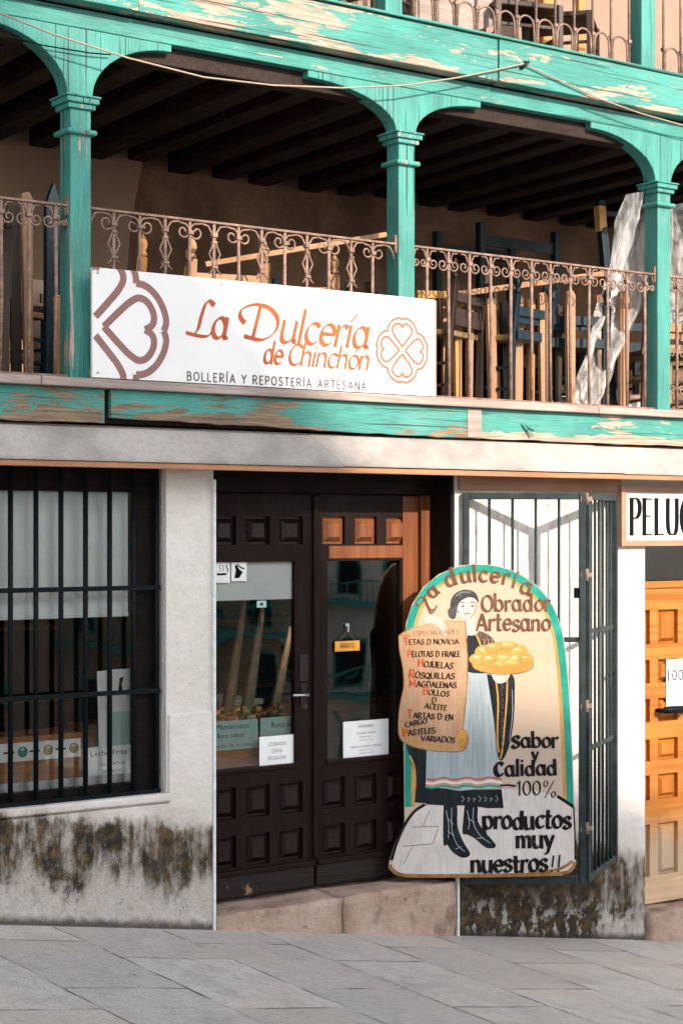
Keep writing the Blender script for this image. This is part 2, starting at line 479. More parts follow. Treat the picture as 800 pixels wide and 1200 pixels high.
# ------------------------------------------------------------------ mesh building
class MB:
    """collects shapes (world coordinates) and links them as one mesh object"""
    def __init__(s):
        s.v, s.f, s.mi, s.mats, s.cur, s.sm = [], [], [], [], 0, []

    def use(s, mat):
        if isinstance(mat, str):
            mat = MAT[mat]
        if mat not in s.mats:
            s.mats.append(mat)
        s.cur = s.mats.index(mat)
        return s

    def add(s, vs, fs, smooth=False):
        b = len(s.v)
        s.v.extend(Vector(p) for p in vs)
        for f in fs:
            s.f.append([b + i for i in f])
            s.mi.append(s.cur)
            s.sm.append(smooth)

    def box(s, x0, x1, y0, y1, z0, z1, M4=None):
        vs = [Vector((x, y, z)) for z in (z0, z1) for y in (y0, y1) for x in (x0, x1)]
        if M4:
            vs = [M4 @ p for p in vs]
        s.add(vs, [(0, 2, 3, 1), (4, 5, 7, 6), (0, 1, 5, 4), (2, 6, 7, 3), (0, 4, 6, 2), (1, 3, 7, 5)])
        return s

    def bar(s, a, b, w, d, up=(0, 0, 1)):
        """rectangular bar from a to b"""
        a, b = Vector(a), Vector(b)
        t = (b - a).normalized()
        u = Vector(up)
        if abs(t.dot(u)) > 0.98:
            u = Vector((0, 1, 0))
        n = t.cross(u).normalized()
        m = n.cross(t).normalized()
        vs = [p + n * i * w / 2 + m * j * d / 2 for p in (a, b) for j in (-1, 1) for i in (-1, 1)]
        s.add(vs, [(0, 2, 3, 1), (4, 5, 7, 6), (0, 1, 5, 4), (2, 6, 7, 3), (0, 4, 6, 2), (1, 3, 7, 5)])
        return s

    def tube(s, pts, r, n=6):
        pts = [Vector(p) for p in pts]
        rings = []
        for i, p in enumerate(pts):
            t = (pts[min(i + 1, len(pts) - 1)] - pts[max(i - 1, 0)]).normalized()
            u = Vector((0, 1, 0)) if abs(t.y) < 0.9 else Vector((1, 0, 0))
            a = t.cross(u).normalized()
            b = t.cross(a).normalized()
            rr = r[i] if isinstance(r, (list, tuple)) else r
            rings.append([p + (a * math.cos(2 * PI * k / n) + b * math.sin(2 * PI * k / n)) * rr for k in range(n)])
        vs = [q for g in rings for q in g]
        fs = [(i * n + k, i * n + (k + 1) % n, (i + 1) * n + (k + 1) % n, (i + 1) * n + k) for i in range(len(pts) - 1) for k in range(n)]
        fs += [tuple(range(n))[::-1], tuple((len(pts) - 1) * n + k for k in range(n))]
        s.add(vs, fs, True)
        return s

    def lathe(s, x, y, prof, n=10):
        """prof: (r, z) pairs"""
        vs = [(x + r * math.cos(2 * PI * k / n), y + r * math.sin(2 * PI * k / n), z) for r, z in prof for k in range(n)]
        fs = [(i * n + k, i * n + (k + 1) % n, (i + 1) * n + (k + 1) % n, (i + 1) * n + k) for i in range(len(prof) - 1) for k in range(n)]
        fs += [tuple(range(n))[::-1], tuple((len(prof) - 1) * n + k for k in range(n))]
        s.add(vs, fs, True)
        return s

    def prism(s, poly, fn, d0, d1):
        """polygon of (a, b), fn(a, b, d) -> point; extruded from d0 to d1"""
        n = len(poly)
        vs = [fn(a, b, d0) for a, b in poly] + [fn(a, b, d1) for a, b in poly]
        fs = [tuple(range(n)), tuple(range(2 * n - 1, n - 1, -1))]
        fs += [(i, i + n, (i + 1) % n + n, (i + 1) % n) for i in range(n)]
        s.add(vs, fs)
        return s

    def poly(s, pts):
        s.add(pts, [tuple(range(len(pts)))])
        return s

    def cells(s, xs, zs, solid, y0, y1):
        """a wall between y0 (street side) and y1 on a grid, with holes where solid(x, z) is false"""
        nx, nz = len(xs) - 1, len(zs) - 1
        S_ = [[solid((xs[i] + xs[i + 1]) / 2, (zs[j] + zs[j + 1]) / 2) for j in range(nz)] for i in range(nx)]
        ok = lambda i, j: 0 <= i < nx and 0 <= j < nz and S_[i][j]
        for i in range(nx):
            for j in range(nz):
                if not S_[i][j]:
                    continue
                a, b, c, d = xs[i], xs[i + 1], zs[j], zs[j + 1]
                s.add([(a, y0, c), (b, y0, c), (b, y0, d), (a, y0, d)], [(0, 1, 2, 3)])
                s.add([(a, y1, c), (b, y1, c), (b, y1, d), (a, y1, d)], [(3, 2, 1, 0)])
                if not ok(i - 1, j):
                    s.add([(a, y0, c), (a, y0, d), (a, y1, d), (a, y1, c)], [(0, 1, 2, 3)])
                if not ok(i + 1, j):
                    s.add([(b, y0, c), (b, y1, c), (b, y1, d), (b, y0, d)], [(0, 1, 2, 3)])
                if not ok(i, j - 1):
                    s.add([(a, y0, c), (a, y1, c), (b, y1, c), (b, y0, c)], [(0, 1, 2, 3)])
                if not ok(i, j + 1):
                    s.add([(a, y0, d), (b, y0, d), (b, y1, d), (a, y1, d)], [(0, 1, 2, 3)])
        return s

    def build(s, name, mat=None, parent=None, bevel=0.0, seg=2, merge=False, fix=True):
        me = bpy.data.meshes.new(name)
        off = Vector((0, 0, 0))
        r = parent
        while r is not None:
            off += r.location
            r = r.parent
        me.from_pydata([tuple(p - off) for p in s.v], [], s.f)
        if mat is not None:
            me.materials.append(MAT[mat] if isinstance(mat, str) else mat)
        else:
            for m in s.mats:
                me.materials.append(m)
            me.polygons.foreach_set('material_index', s.mi)
        me.polygons.foreach_set('use_smooth', s.sm)
        if merge or fix:
            bm = bmesh.new()
            bm.from_mesh(me)
            if merge:
                bmesh.ops.remove_doubles(bm, verts=bm.verts, dist=1e-5)
            if fix:
                bmesh.ops.recalc_face_normals(bm, faces=bm.faces)
            bm.to_mesh(me)
            bm.free()
        me.update()
        o = bpy.data.objects.new(name, me)
        C.objects.link(o)
        if parent is not None:
            o.parent = parent
        if bevel:
            b = o.modifiers.new('bevel', 'BEVEL')
            b.width = bevel
            b.segments = seg
            b.limit_method = 'ANGLE'
            b.harden_normals = False
        return o


def thing(name, label, cat, loc=(0, 0, 0), group=None):
    o = bpy.data.objects.new(name, None)
    o.empty_display_size = 0.1
    o.location = loc
    C.objects.link(o)
    return tag(o, label, cat, group)


def tag(o, label, cat, group=None):
    o['label'] = label
    o['category'] = cat
    if group:
        o['group'] = group
    return o


def kids(o):
    return [c for c in bpy.data.objects if c.parent == o]


def copy_tree(o, parent=None):
    c = o.copy()
    C.objects.link(c)
    if parent is not None:
        c.parent = parent
    for k in kids(o):
        copy_tree(k, c)
    return c


XZ = lambda a, b, d: (a, d, b)
# ------------------------------------------------------------------ ground
mb = MB()
nx, ny = 60, 40
xs = [-120 + 260 * i / nx for i in range(nx + 1)]
ys = [-90 + 190 * j / ny for j in range(ny + 1)]
mb.add([(x, y, ground_z(max(-20, min(40, x)), y)) for y in ys for x in xs],
       [(j * (nx + 1) + i, j * (nx + 1) + i + 1, (j + 1) * (nx + 1) + i + 1, (j + 1) * (nx + 1) + i) for j in range(ny) for i in range(nx)])
g = mb.build('pavement', 'paving')
g['kind'] = 'structure'

# ------------------------------------------------------------------ the house
house = thing('shop_house', 'old white plastered house with turquoise timber galleries above its ground floor shops', 'house', (6.2, 1.0, 0))
WL, WR = -3.0, 15.0           # ends of the house
DX0, DX1 = 4.965, 6.60        # sweet shop doorway
HX0, HX1 = 8.142, 9.05        # hairdresser doorway
SILL = 0.738

def solid(x, z):
    if 2.6 < x < 4.68 and SILL < z < 2.425:
        return False
    if DX0 < x < DX1 and z < 2.425:
        return False
    if HX0 < x < HX1 and z < 2.0:
        return False
    return True

mb = MB()
mb.cells([WL, 2.6, 4.68, DX0, DX1, HX0, HX1, WR], [-2.6, SILL, 2.0, 2.425, 2.62], solid, 0.0, 0.3)
mb.build('wall', 'plaster', house, bevel=0.012)
# thicker plaster at the foot of the pier and under the window, lumpy
mb = MB()
mb.prism([(WL, -1.5), (4.955, -1.5), (4.955, 1.146), (4.90, 1.15), (4.69, 1.143), (4.69, 0.69), (WL, 0.69)], XZ, -0.014, 0.1)
mb.build('wall_base', 'plaster', house, bevel=0.008)
mb = MB()
mb.box(2.5, 4.70, -0.028, 0.075, 0.700, 0.742)
mb.build('window_sill', 'plaster', house, bevel=0.01)

# threshold stones with rough faces
def rough_block(name, x0, x1, y0, y1, z0, z1, amp, parent, mat):
    bm = bmesh.new()
    bmesh.ops.create_cube(bm, size=1)
    for v in bm.verts:
        v.co = Vector((x0 + (v.co.x + .5) * (x1 - x0), y0 + (v.co.y + .5) * (y1 - y0), z0 + (v.co.z + .5) * (z1 - z0)))
    bmesh.ops.subdivide_edges(bm, edges=bm.edges[:], cuts=14, use_grid_fill=True)
    from mathutils import noise as nz
    for v in bm.verts:
        n = nz.noise_vector(v.co * 5) * amp + nz.noise_vector(v.co * 17) * amp * 0.5
        e = 1.0
        v.co += n * e
    me = bpy.data.meshes.new(name)
    off = parent.location
    for v in bm.verts:
        v.co -= off
    bm.to_mesh(me)
    bm.free()
    me.polygons.foreach_set('use_smooth', [True] * len(me.polygons))
    me.materials.append(MAT[mat])
    o = bpy.data.objects.new(name, me)
    C.objects.link(o)
    o.parent = parent
    return o

rough_block('step_stone', 4.968, 5.775, -0.03, 0.32, -0.5, 0.074, 0.011, house, 'stone_step')
rough_block('step_stone', 5.79, 6.575, -0.035, 0.32, -0.6, 0.076, 0.012, house, 'stone_step')
rough_block('step_stone', 8.15, 9.1, -0.03, 0.3, -1.0, -0.315, 0.011, house, 'stone_step')
for x, z0, z1 in ((4.962, -0.03, 2.36), (6.612, -0.30, 0.10)):
    mb = MB()
    mb.box(x - 0.008, x + 0.008, -0.022, 0.012, z0, z1)
    mb.build('corner_trim', 'trim_white', house, bevel=0.003)

# ---- shop doorway: dark reveal, lintel, frame post
mb = MB()
mb.box(6.575, 6.597, 0.006, 0.30, 0.08, 2.42)
mb.box(DX0 + .003, DX0 + .02, 0.01, 0.30, 0.08, 2.42)
mb.box(DX0 + .02, 6.575, 0.15, 0.30, 2.30, 2.421)
mb.build('door_lining', 'dark_lintel', house, bevel=0.004)
mb = MB()
mb.box(6.507, 6.575, 0.19, 0.29, 0.085, 2.30)
mb.build('door_post', 'door_lit_brown', house, bevel=0.006)

def frustum(mb, x0, x1, z0, z1, y0, y1, ins):
    """raised panel: base at y0, flat field at y1 (towards the street)"""
    vs = [(x0, y0, z0), (x1, y0, z0), (x1, y0, z1), (x0, y0, z1),
          (x0 + ins, y1, z0 + ins), (x1 - ins, y1, z0 + ins), (x1 - ins, y1, z1 - ins), (x0 + ins, y1, z1 - ins)]
    mb.add(vs, [(4, 5, 6, 7), (0, 1, 5, 4), (1, 2, 6, 5), (2, 3, 7, 6), (3, 0, 4, 7)])

def door_leaf(x0, x1, gx0, gx1, centers, dark, top, right_leaf):
    """one leaf of the double door: glazed above, raised panels in a row on top and two rows below"""
    PW = 0.078
    zs = [0.10, 0.264, 0.437, 0.526, 0.70, 0.80, 1.92, 2.015, 2.171, 2.298]
    rows = [(0.264, 0.437), (0.526, 0.70), (2.015, 2.171)]
    xs = sorted({x0, x1, gx0, gx1} | {round(c - PW, 4) for c in centers} | {round(c + PW, 4) for c in centers})
    def sol(x, z):
        if gx0 < x < gx1 and 0.80 < z < 1.92:
            return False
        for a, b in rows:
            if a < z < b and any(c - PW < x < c + PW for c in centers):
                return False
        return True
    mb = MB()
    mb.use(dark).cells(xs, zs, sol, 0.215, 0.255)
    # glazing bead, weather rail at the foot
    mb.box(gx0 - 0.012, gx1 + 0.012, 0.203, 0.2149, 0.775, 0.799)
    mb.box(x0 + .004, x1 - .004, 0.185, 0.2148, 0.222, 0.25)
    mb.use('kick').box(x0 + .006, x1 - .006, 0.203, 0.2147, 0.105, 0.2215)
    d = mb.build('door', None, house, bevel=0.004)
    for a, b in rows:
        for c in centers:
            p = MB()
            mt = top if b > 2 else 'panel_shaded'
            p.box(c - PW + .001, c + PW - .001, 0.240, 0.25, a + .001, b - .001)
            frustum(p, c - PW + .014, c + PW - .014, a + .014, b - .014, 0.2395, 0.212, 0.026)
            p.build('panel', mt, d)
    p = MB()
    p.box(gx0, gx1, 0.232, 0.236, 0.80, 1.92)
    p.build('pane', 'glass', d)
    return d

dl = door_leaf(4.99, 5.758, 5.07, 5.63, (5.165, 5.385, 5.605), 'door_shaded', 'panel_shaded', False)
dr = door_leaf(5.764, 6.50, 5.852, 6.368, (5.895, 6.12, 6.345), 'door_shaded', 'door_lit_brown', True)
mb = MB()
mb.box(6.385, 6.496, 0.2105, 0.2148, 0.81, 2.29)
mb.box(5.86, 6.384, 0.2105, 0.2148, 1.935, 2.005)
mb.build('lit_stile_face', 'door_lit_brown', dr)  # thin facing in the sunlit tone over stile and top rail
mb = MB()
mb.box(5.745, 5.785, 0.196, 0.2145, 0.26, 2.29)
mb.build('cover_strip', 'door_shaded', dl, bevel=0.008)
mb = MB()
mb.use('kick').box(5.665, 5.705, 0.208, 0.2148, 1.10, 1.24)
mb.use('steel')
mb.tube([(5.685, 0.21, 1.178), (5.685, 0.165, 1.178)], 0.009, 8)
mb.tube([(5.69, 0.165, 1.178), (5.64, 0.163, 1.180), (5.585, 0.168, 1.182)], 0.0075, 8)
mb.build('handle', None, dl)
mb = MB()
mb.use('kick').box(5.655, 5.715, 0.207, 0.2147, 1.25, 1.40)
mb.build('lock_plate', None, dl, bevel=0.004)

# ---- shop window
mb = MB()
xs = [2.62, 2.70, 4.545, 4.678]
mb.cells(xs, [SILL + .004, 0.80, 2.29, 2.422], lambda x, z: not (2.70 < x < 4.545 and 0.80 < z < 2.29), 0.075, 0.135)
w = mb.build('window', 'dark_lintel', house, bevel=0.006)
mb = MB()
mb.box(2.70, 4.545, 0.093, 0.097, 0.80, 2.29)
mb.build('pane', 'glass', w)
mb = MB()
for z in (0.752, 1.27, 1.80):
    mb.box(2.55, 4.66, 0.022, 0.030, z - 0.012, z + 0.012)
gr = mb.build('window_grille', 'black_iron', house)
for k in range(-8, 7):
    x = 3.830 + 0.1367 * k
    mb = MB()
    mb.tube([(x, 0.045, SILL + 0.004), (x, 0.045, 2.42)], 0.0135, 8)
    mb.build('bar', 'black_iron', gr)

# ---- hairdresser's door
hd_x0, hd_x1 = 8.145, 9.045
zs = [-0.30, -0.15, -0.13, 0.205, 0.36, 0.52, 0.61, 0.75, 0.86, 1.01, 1.11, 1.26, 1.36, 1.58, 1.715, 1.755]
def hpanels():
    cols = [(8.16, 8.345), (8.42, 8.60), (8.66, 8.84), (8.88, 9.02)]
    rows = [(1.36, 1.58), (1.11, 1.26), (0.86, 1.01), (0.61, 0.75), (0.36, 0.52), (-0.13, 0.205)]
    return cols, rows
cols, rows = hpanels()
xs = sorted({hd_x0, hd_x1} | {a for c in cols for a in c})
mb = MB()
mb.use('orange_door_x').cells(xs, zs, lambda x, z: not any(a < x < b and c < z < d for a, b in cols for c, d in rows), 0.155, 0.20)
mb.use('pale_board').box(hd_x0, hd_x1, 0.135, 0.1548, -0.30, -0.155)
mb.use('orange_door_x').box(hd_x0 + .003, hd_x1, 0.14, 0.1548, 1.72, 1.765)
hd = mb.build('door', None, house, bevel=0.004)
hd['label'] = 'orange varnished panelled door under the lettered white sign'
for a, b in cols:
    for c, d in rows:
        p = MB()
        p.box(a + .001, b - .001, 0.185, 0.195, c + .001, d - .001)
        frustum(p, a + .012, b - .012, c + .012, d - .012, 0.1845, 0.158, 0.024)
        p.build('panel', 'orange_door', hd)
mb = MB()
mb.box(hd_x0, hd_x1, 0.17, 0.174, 1.77, 1.999)
mb.build('pane', 'glass', hd)
mb = MB()
mb.tube([(8.40, 0.15, 0.935), (8.40, 0.10, 0.935), (8.43, 0.085, 0.94), (8.62, 0.085, 0.935), (8.65, 0.10, 0.93), (8.65, 0.15, 0.93)], [0.012, 0.016, 0.024, 0.026, 0.016, 0.012], 8)
mb.build('handle', 'black_iron', hd)

# ---- beam over the gate, eave
mb = MB()
mb.box(6.62, 7.92, -0.022, -0.001, 2.325, 2.41)
mb.build('lintel_board', 'lintel', house, bevel=0.004)
ev = MB()
xb = [WL, 0.6, 3.0, 5.52, 7.62, 9.8, 12.4, WR]
for i in range(len(xb) - 1):
    a, b = xb[i] + 0.002, xb[i + 1] - 0.002
    sk = 0.14
    lift = 0.004 * (i % 2)
    vs = [(a, -0.085, 2.604 + lift), (b, -0.085, 2.604 + lift), (b + sk, -0.205, 2.446 + lift), (a + sk, -0.205, 2.446 + lift)]
    lo = [(x, y, z - 0.012) for x, y, z in vs]
    ev.add(vs + lo, [(0, 1, 2, 3), (7, 6, 5, 4), (0, 4, 5, 1), (1, 5, 6, 2), (2, 6, 7, 3), (3, 7, 4, 0)])
eo = ev.build('eave', 'eave', house)
mb = MB()
mb.box(WL, WR, -0.195, -0.165, 2.402, 2.432)
mb.build('eave_trim', 'eave_trim', eo, bevel=0.004)
mb = MB()
mb.box(WL, WR, -0.16, 0.0, 2.425, 2.44)
mb.build('soffit', 'lintel', eo)

# ---- gallery floor, ledge, fascia boards
mb = MB()
mb.box(WL, WR, -0.06, 2.2, 2.63, 2.795)
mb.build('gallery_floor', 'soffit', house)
for a, b in ((WL, 3.9), (3.903, 7.6), (7.603, WR)):
    mb = MB()
    mb.box(a, b, -0.15, 0.12, 2.797, 2.842)
    mb.build('ledge', 'ledge', house, bevel=0.006)
def fascia(x0, x1, dz0, dz1, mat, y=-0.105):
    n = 30
    mb = MB()
    pts = []
    for i in range(n + 1):
        x = x0 + (x1 - x0) * i / n
        pts.append((x, 2.622 + dz0 + (dz1 - dz0) * i / n + random.uniform(-0.004, 0.004)))
    mb.prism([(x0, 2.795), ] + pts + [(x1, 2.795)], XZ, y, y + 0.035)
    return mb.build('fascia_board', mat, house, bevel=0.003)
fascia(WL, 2.2, 0, 0, 'teal_ledge')
fascia(2.205, 4.268, -0.006, 0.004, 'teal_ledge')
fascia(4.30, 6.70, 0.03, -0.005, 'teal_ledge', -0.112)
fascia(6.705, 9.3, 0.0, 0.0, 'teal_ledge_right', -0.106)
fascia(9.304, WR, 0.0, 0.0, 'teal_ledge_right', -0.108)
mb = MB()   # bare end grain of the old board
mb.box(6.60, 6.703, -0.1165, -0.1125, 2.627, 2.79)
mb.build('board_patch', 'ledge', house)
mb = MB()   # small bracket hook on the fascia
hx, hz = at(611, 503, -0.11)
mb.bar((hx, -0.11, hz + .03), (hx + .10, -0.16, hz + .02), 0.014, 0.008)
mb.bar((hx, -0.11, hz + .03), (hx + .07, -0.13, hz - .04), 0.014, 0.008)
mb.build('fascia_hook', 'teal_post', house)

# ---- columns with capitals and brackets
PW = 0.1150
COLS = [(2.12, 4.25, 4.08, .55, .55), (4.1745, 4.24, 4.072, .55, .525), (6.2265, 4.325, 4.163, .673, .55), (8.2825, 4.275, 4.145, .625, .55), (10.34, 4.28, 4.14, .6, .55)]
col_objs = []
for cx, zc, zk, aL, aR in COLS:
    mb = MB()
    mb.box(cx - PW / 2, cx + PW / 2, -0.03, -0.03 + PW, 2.842, zc - 0.05)
    c = mb.build('column', 'teal_post', house, bevel=0.006)
    col_objs.append(c)
    yc = -0.03 + PW / 2
    mb = MB()
    for h0, h1, e in ((zc - 0.055, zc - 0.028, 0.018), (zc - 0.028, zc, 0.032), (zc, zc + 0.012, 0.04)):
        mb.box(cx - PW / 2 - e, cx + PW / 2 + e, yc - PW / 2 - e, yc + PW / 2 + e, h0 + .0005, h1)
    mb.build('capital', 'teal_post', c, bevel=0.006)
    mb = MB()
    e = 0.026
    mb.box(cx - PW / 2 - e, cx + PW / 2 + e, yc - PW / 2 - e, yc + PW / 2 + e, zk - 0.014, zk + 0.014)
    mb.build('collar', 'teal_post', c, bevel=0.012, seg=3)
    zb, z0 = 4.552, zc + 0.012
    pts = []
    for sgn, a in ((-1, aL), (1, aR)):
        half = []
        for i in range(15):
            t = PI / 2 * i / 14
            half.append((cx + sgn * (0.07 + (a - 0.07) * (1 - math.cos(t))), z0 + (zb - z0) * math.sin(t)))
        half += [(cx + sgn * a, 4.5905)]
        pts.append(half)
    poly = pts[1] + [(x, z) for x, z in reversed(pts[0])]
    mb = MB()
    mb.prism(poly, XZ, -0.024, -0.024 + PW * 0.9)
    mb.build('bracket', 'teal_bracket', c, bevel=0.005)
mb = MB()
mb.box(WL, WR, 0.03, 0.15, 4.495, 4.588)
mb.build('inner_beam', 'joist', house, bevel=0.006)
# beam over the brackets, second fascia of the upper gallery
mb = MB()
mb.box(WL, WR, -0.03, 0.12, 4.59, 4.685)
mb.build('beam', 'teal_beam2', house, bevel=0.005)
for a, b, dy in ((WL, 1.9, 0), (1.903, 4.455, -.004), (4.459, 6.832, 0.003), (6.838, 9.5, -0.004), (9.504, WR, 0)):
    mb = MB()
    mb.box(a, b, -0.115 + dy, 0.0, 4.70, 4.945)
    mb.build('fascia_board', 'teal_beam', house, bevel=0.006)
mb = MB()
mb.box(WL, WR, 0.121, 1.3, 4.656, 4.70)
mb.box(WL, WR, 0.0, 1.3, 4.70, 4.90)
mb.build('upper_floor', 'soffit', house)
mb = MB()
mb.box(WL, WR, -0.135, 0.05, 4.947, 4.962)
mb.build('upper_ledge', 'teal_beam2', house, bevel=0.004)

# ---- inside the gallery
mb = MB()
mb.box(WL, WR, 2.2, 2.4, 2.6, 5.0)
mb.build('gallery_wall', 'balcony_wall', house)
mb = MB()
a = [at(100, 250, 2.15)[0] - 1.4, at(147, 250, 2.1)[0] + 0.03, at(166, 178, 2.1)[0] + 0.03]
mb.prism([(a[0], 2.8), (a[1] - 0.12, 2.8), (a[1], 4.05), (a[2], 4.62), (a[0], 4.62)], XZ, 2.07, 2.199)
mb.build('pale_wall_block', 'tan_plaster', house, bevel=0.01)  # added block of paler plaster for a lighter wall patch with sloping edge
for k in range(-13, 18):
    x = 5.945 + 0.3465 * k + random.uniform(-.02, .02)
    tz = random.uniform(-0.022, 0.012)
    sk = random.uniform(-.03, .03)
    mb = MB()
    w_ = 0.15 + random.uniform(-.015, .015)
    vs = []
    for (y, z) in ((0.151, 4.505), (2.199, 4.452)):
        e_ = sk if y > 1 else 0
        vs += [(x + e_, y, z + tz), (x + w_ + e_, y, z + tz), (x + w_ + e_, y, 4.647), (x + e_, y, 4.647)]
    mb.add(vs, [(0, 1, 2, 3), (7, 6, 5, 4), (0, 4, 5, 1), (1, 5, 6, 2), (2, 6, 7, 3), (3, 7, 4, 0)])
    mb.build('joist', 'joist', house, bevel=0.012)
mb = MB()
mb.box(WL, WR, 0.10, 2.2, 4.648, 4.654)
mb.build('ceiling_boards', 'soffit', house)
mb = MB()
for x in (WL - 0.25, WR):
    mb.box(x, x + 0.25, 0.01, 5.0, -2.6, 7.6)
mb.box(WL, WR, 1.3, 1.5, 4.95, 7.6)
mb.build('upper_wall', 'upper_plaster', house)
mb = MB()
mb.box(WL - .4, WR + .4, -0.6, 5.4, 7.6, 7.75)
mb.box(WL, WR, 4.9, 5.0, -2.6, 7.6)
mb.build('roof', 'roof_tile', house)

# ---- upper gallery posts, shutters
for cx in (2.05, 4.10, 6.135, 8.145, 10.2):
    mb = MB()
    mb.box(cx - 0.06, cx + 0.06, -0.03, 0.09, 4.962, 7.6)
    mb.build('upper_column', 'teal_post', house, bevel=0.006)
for u, w_ in ((538, .09), (562, .1), (642, .10), (684, .06)):
    x = at(u, 30, 0.9)[0]
    mb = MB()
    mb.box(x, x + w_, 0.95, 1.02, 4.905, 7.0)
    mb.build('shutter_board', 'chair_orange', house, bevel=0.005)

# ---- railings
def spiral(cx, cz, r, a0, turns, sgn, y, n=14):
    out = []
    k_ = random.uniform(.9, 1.08)
    r = r * random.uniform(.92, 1.06)
    for i in range(n + 1):
        t = i / n
        a = a0 + sgn * turns * 2 * PI * t * k_
        rr = r * (1 - 0.75 * t)
        out.append((cx + rr * math.cos(a), y, cz + rr * math.sin(a)))
    return out

def gallery_railing(x0, x1, xs, ornate, seed=0, label=None):
    zt = 3.705
    y = 0.0
    mb = MB()
    mb.box(x0, x1, y - 0.014, y + 0.014, zt - 0.006, zt + 0.006)
    mb.box(x0, x1, y - 0.012, y + 0.012, 2.853, 2.865)
    for x in (x0, x1):
        mb.box(x - 0.008, x + 0.008, y - 0.012, y + 0.02, zt - 0.05, zt + 0.05)
    r = mb.build('railing', 'iron', house, bevel=0.002)
    xs = [x + random.uniform(-.004, .004) for x in xs]
    for i, x in enumerate(xs):
        b = MB()
        orn = ornate and (i % 2 == ornate - 1)
        b.tube([(x + random.uniform(-.005, .005), y, 2.843), (x + random.uniform(-.004, .004), y + random.uniform(-.004, .004), 3.25), (x, y, zt - 0.006)], random.uniform(.0088, .0102), 8)
        b.box(x - 0.015, x + 0.015, y - 0.015, y + 0.015, zt - 0.075, zt - 0.055)
        if orn:
            for s in (-1, 1):
                b.tube([(x + s * .008, y - .004, zt - 0.10), (x + s * .014, y - .006, zt - 0.125), (x + s * .034, y - .006, zt - 0.165), (x + s * .014, y - .006, zt - 0.205), (x + s * .009, y - .004, zt - 0.225)], 0.0055, 6)
                b.tube([(x + s * .010, y - .006, zt - 0.232), (x + s * .016, y - .008, zt - 0.25), (x + s * .036, y - .01, zt - 0.27)], 0.0052, 6)
            b.box(x - 0.016, x + 0.016, y - 0.016, y + 0.016, zt - 0.240, zt - 0.226)
            b.box(x - 0.013, x + 0.013, y - 0.013, y + 0.013, zt - 0.110, zt - 0.096)
        b.build('baluster', 'iron', r)
    allx = [x0] + list(xs) + [x1]
    for i in range(len(allx) - 1):
        a, b_ = allx[i], allx[i + 1]
        m_ = (a + b_) / 2
        h = (b_ - a) / 2
        if h < 0.03:
            continue
        s_ = MB()
        oa = ornate and i >= 1 and ((i - 1) % 2 == ornate - 1)
        if ornate:
            # springs from the ornate bar, curls under next to the plain one
            dirn = 1 if oa else -1
            st = a if dirn > 0 else b_
            if i == 0 or i == len(allx) - 2:
                dirn = 1 if i == 0 else -1
                st = a if dirn > 0 else b_
            pts = [(st + dirn * .010, y, zt - 0.085), (st + dirn * .014, y, zt - 0.055), (st + dirn * h * .5, y, zt - 0.020), (st + dirn * h, y, zt - 0.012)]
            cxs = st + dirn * (2 * h - 0.040)
            sp = spiral(cxs, zt - 0.062, 0.046, PI / 2 + (0.25 if dirn < 0 else -0.25) * -1, 1.35, -dirn, y)
            s_.tube(pts + sp, 0.0058, 6)
        else:
            for dirn in (-1, 1):
                st = m_
                rr = min(0.036, h * 0.5)
                cxs = m_ + dirn * (rr * 0.98)
                top = [(m_ + dirn * (h - .012), y, zt - 0.075), (m_ + dirn * (h - 0.014), y, zt - 0.045), (m_ + dirn * h * 0.55, y, zt - 0.016), (m_, y, zt - 0.03)]
                sp = spiral(cxs, zt - 0.088, rr, PI / 2 if dirn > 0 else PI / 2, 1.25, dirn, y)
                out = [(m_ + dirn * (h - .012), y, zt - 0.06), (m_ + dirn * (h * .6), y, zt - 0.016), (m_ + dirn * 0.012, y, zt - 0.012)]
                s_.tube(out, 0.0055, 6)
                s_.tube([(m_ + dirn * (h - .010), y, zt - 0.066)] + spiral(cxs, zt - 0.086, rr, 0 if dirn > 0 else PI, 1.3, -dirn, y), 0.0055, 6)
        s_.build('scroll', 'iron', r)
    return r

def spaced(a, n, d):
    return [a + d * i for i in range(n)]
gallery_railing(2.18, 4.115, spaced(2.26, 13, 0.1495), 0)
gallery_railing(4.235, 6.165, [4.262 + 0.0 + 0.1487 * (i + 0.75) for i in range(12)], 1)
gallery_railing(6.287, 8.222, spaced(6.395, 12, 0.1585), 0)
r4 = gallery_railing(8.345, 10.28, spaced(8.43, 12, 0.155), 2)
for i in range(12):     # the right-hand bay has a second tier of scrolls lower down
    x = 8.43 + 0.155 * i
    s_ = MB()
    for d in (-1, 1):
        for zz in (3.22, 2.98):
            s_.tube(spiral(x + d * 0.045, zz, 0.036, PI if d > 0 else 0, 1.3, -d, 0.0), 0.005, 6)
    s_.build('scroll', 'iron', r4)

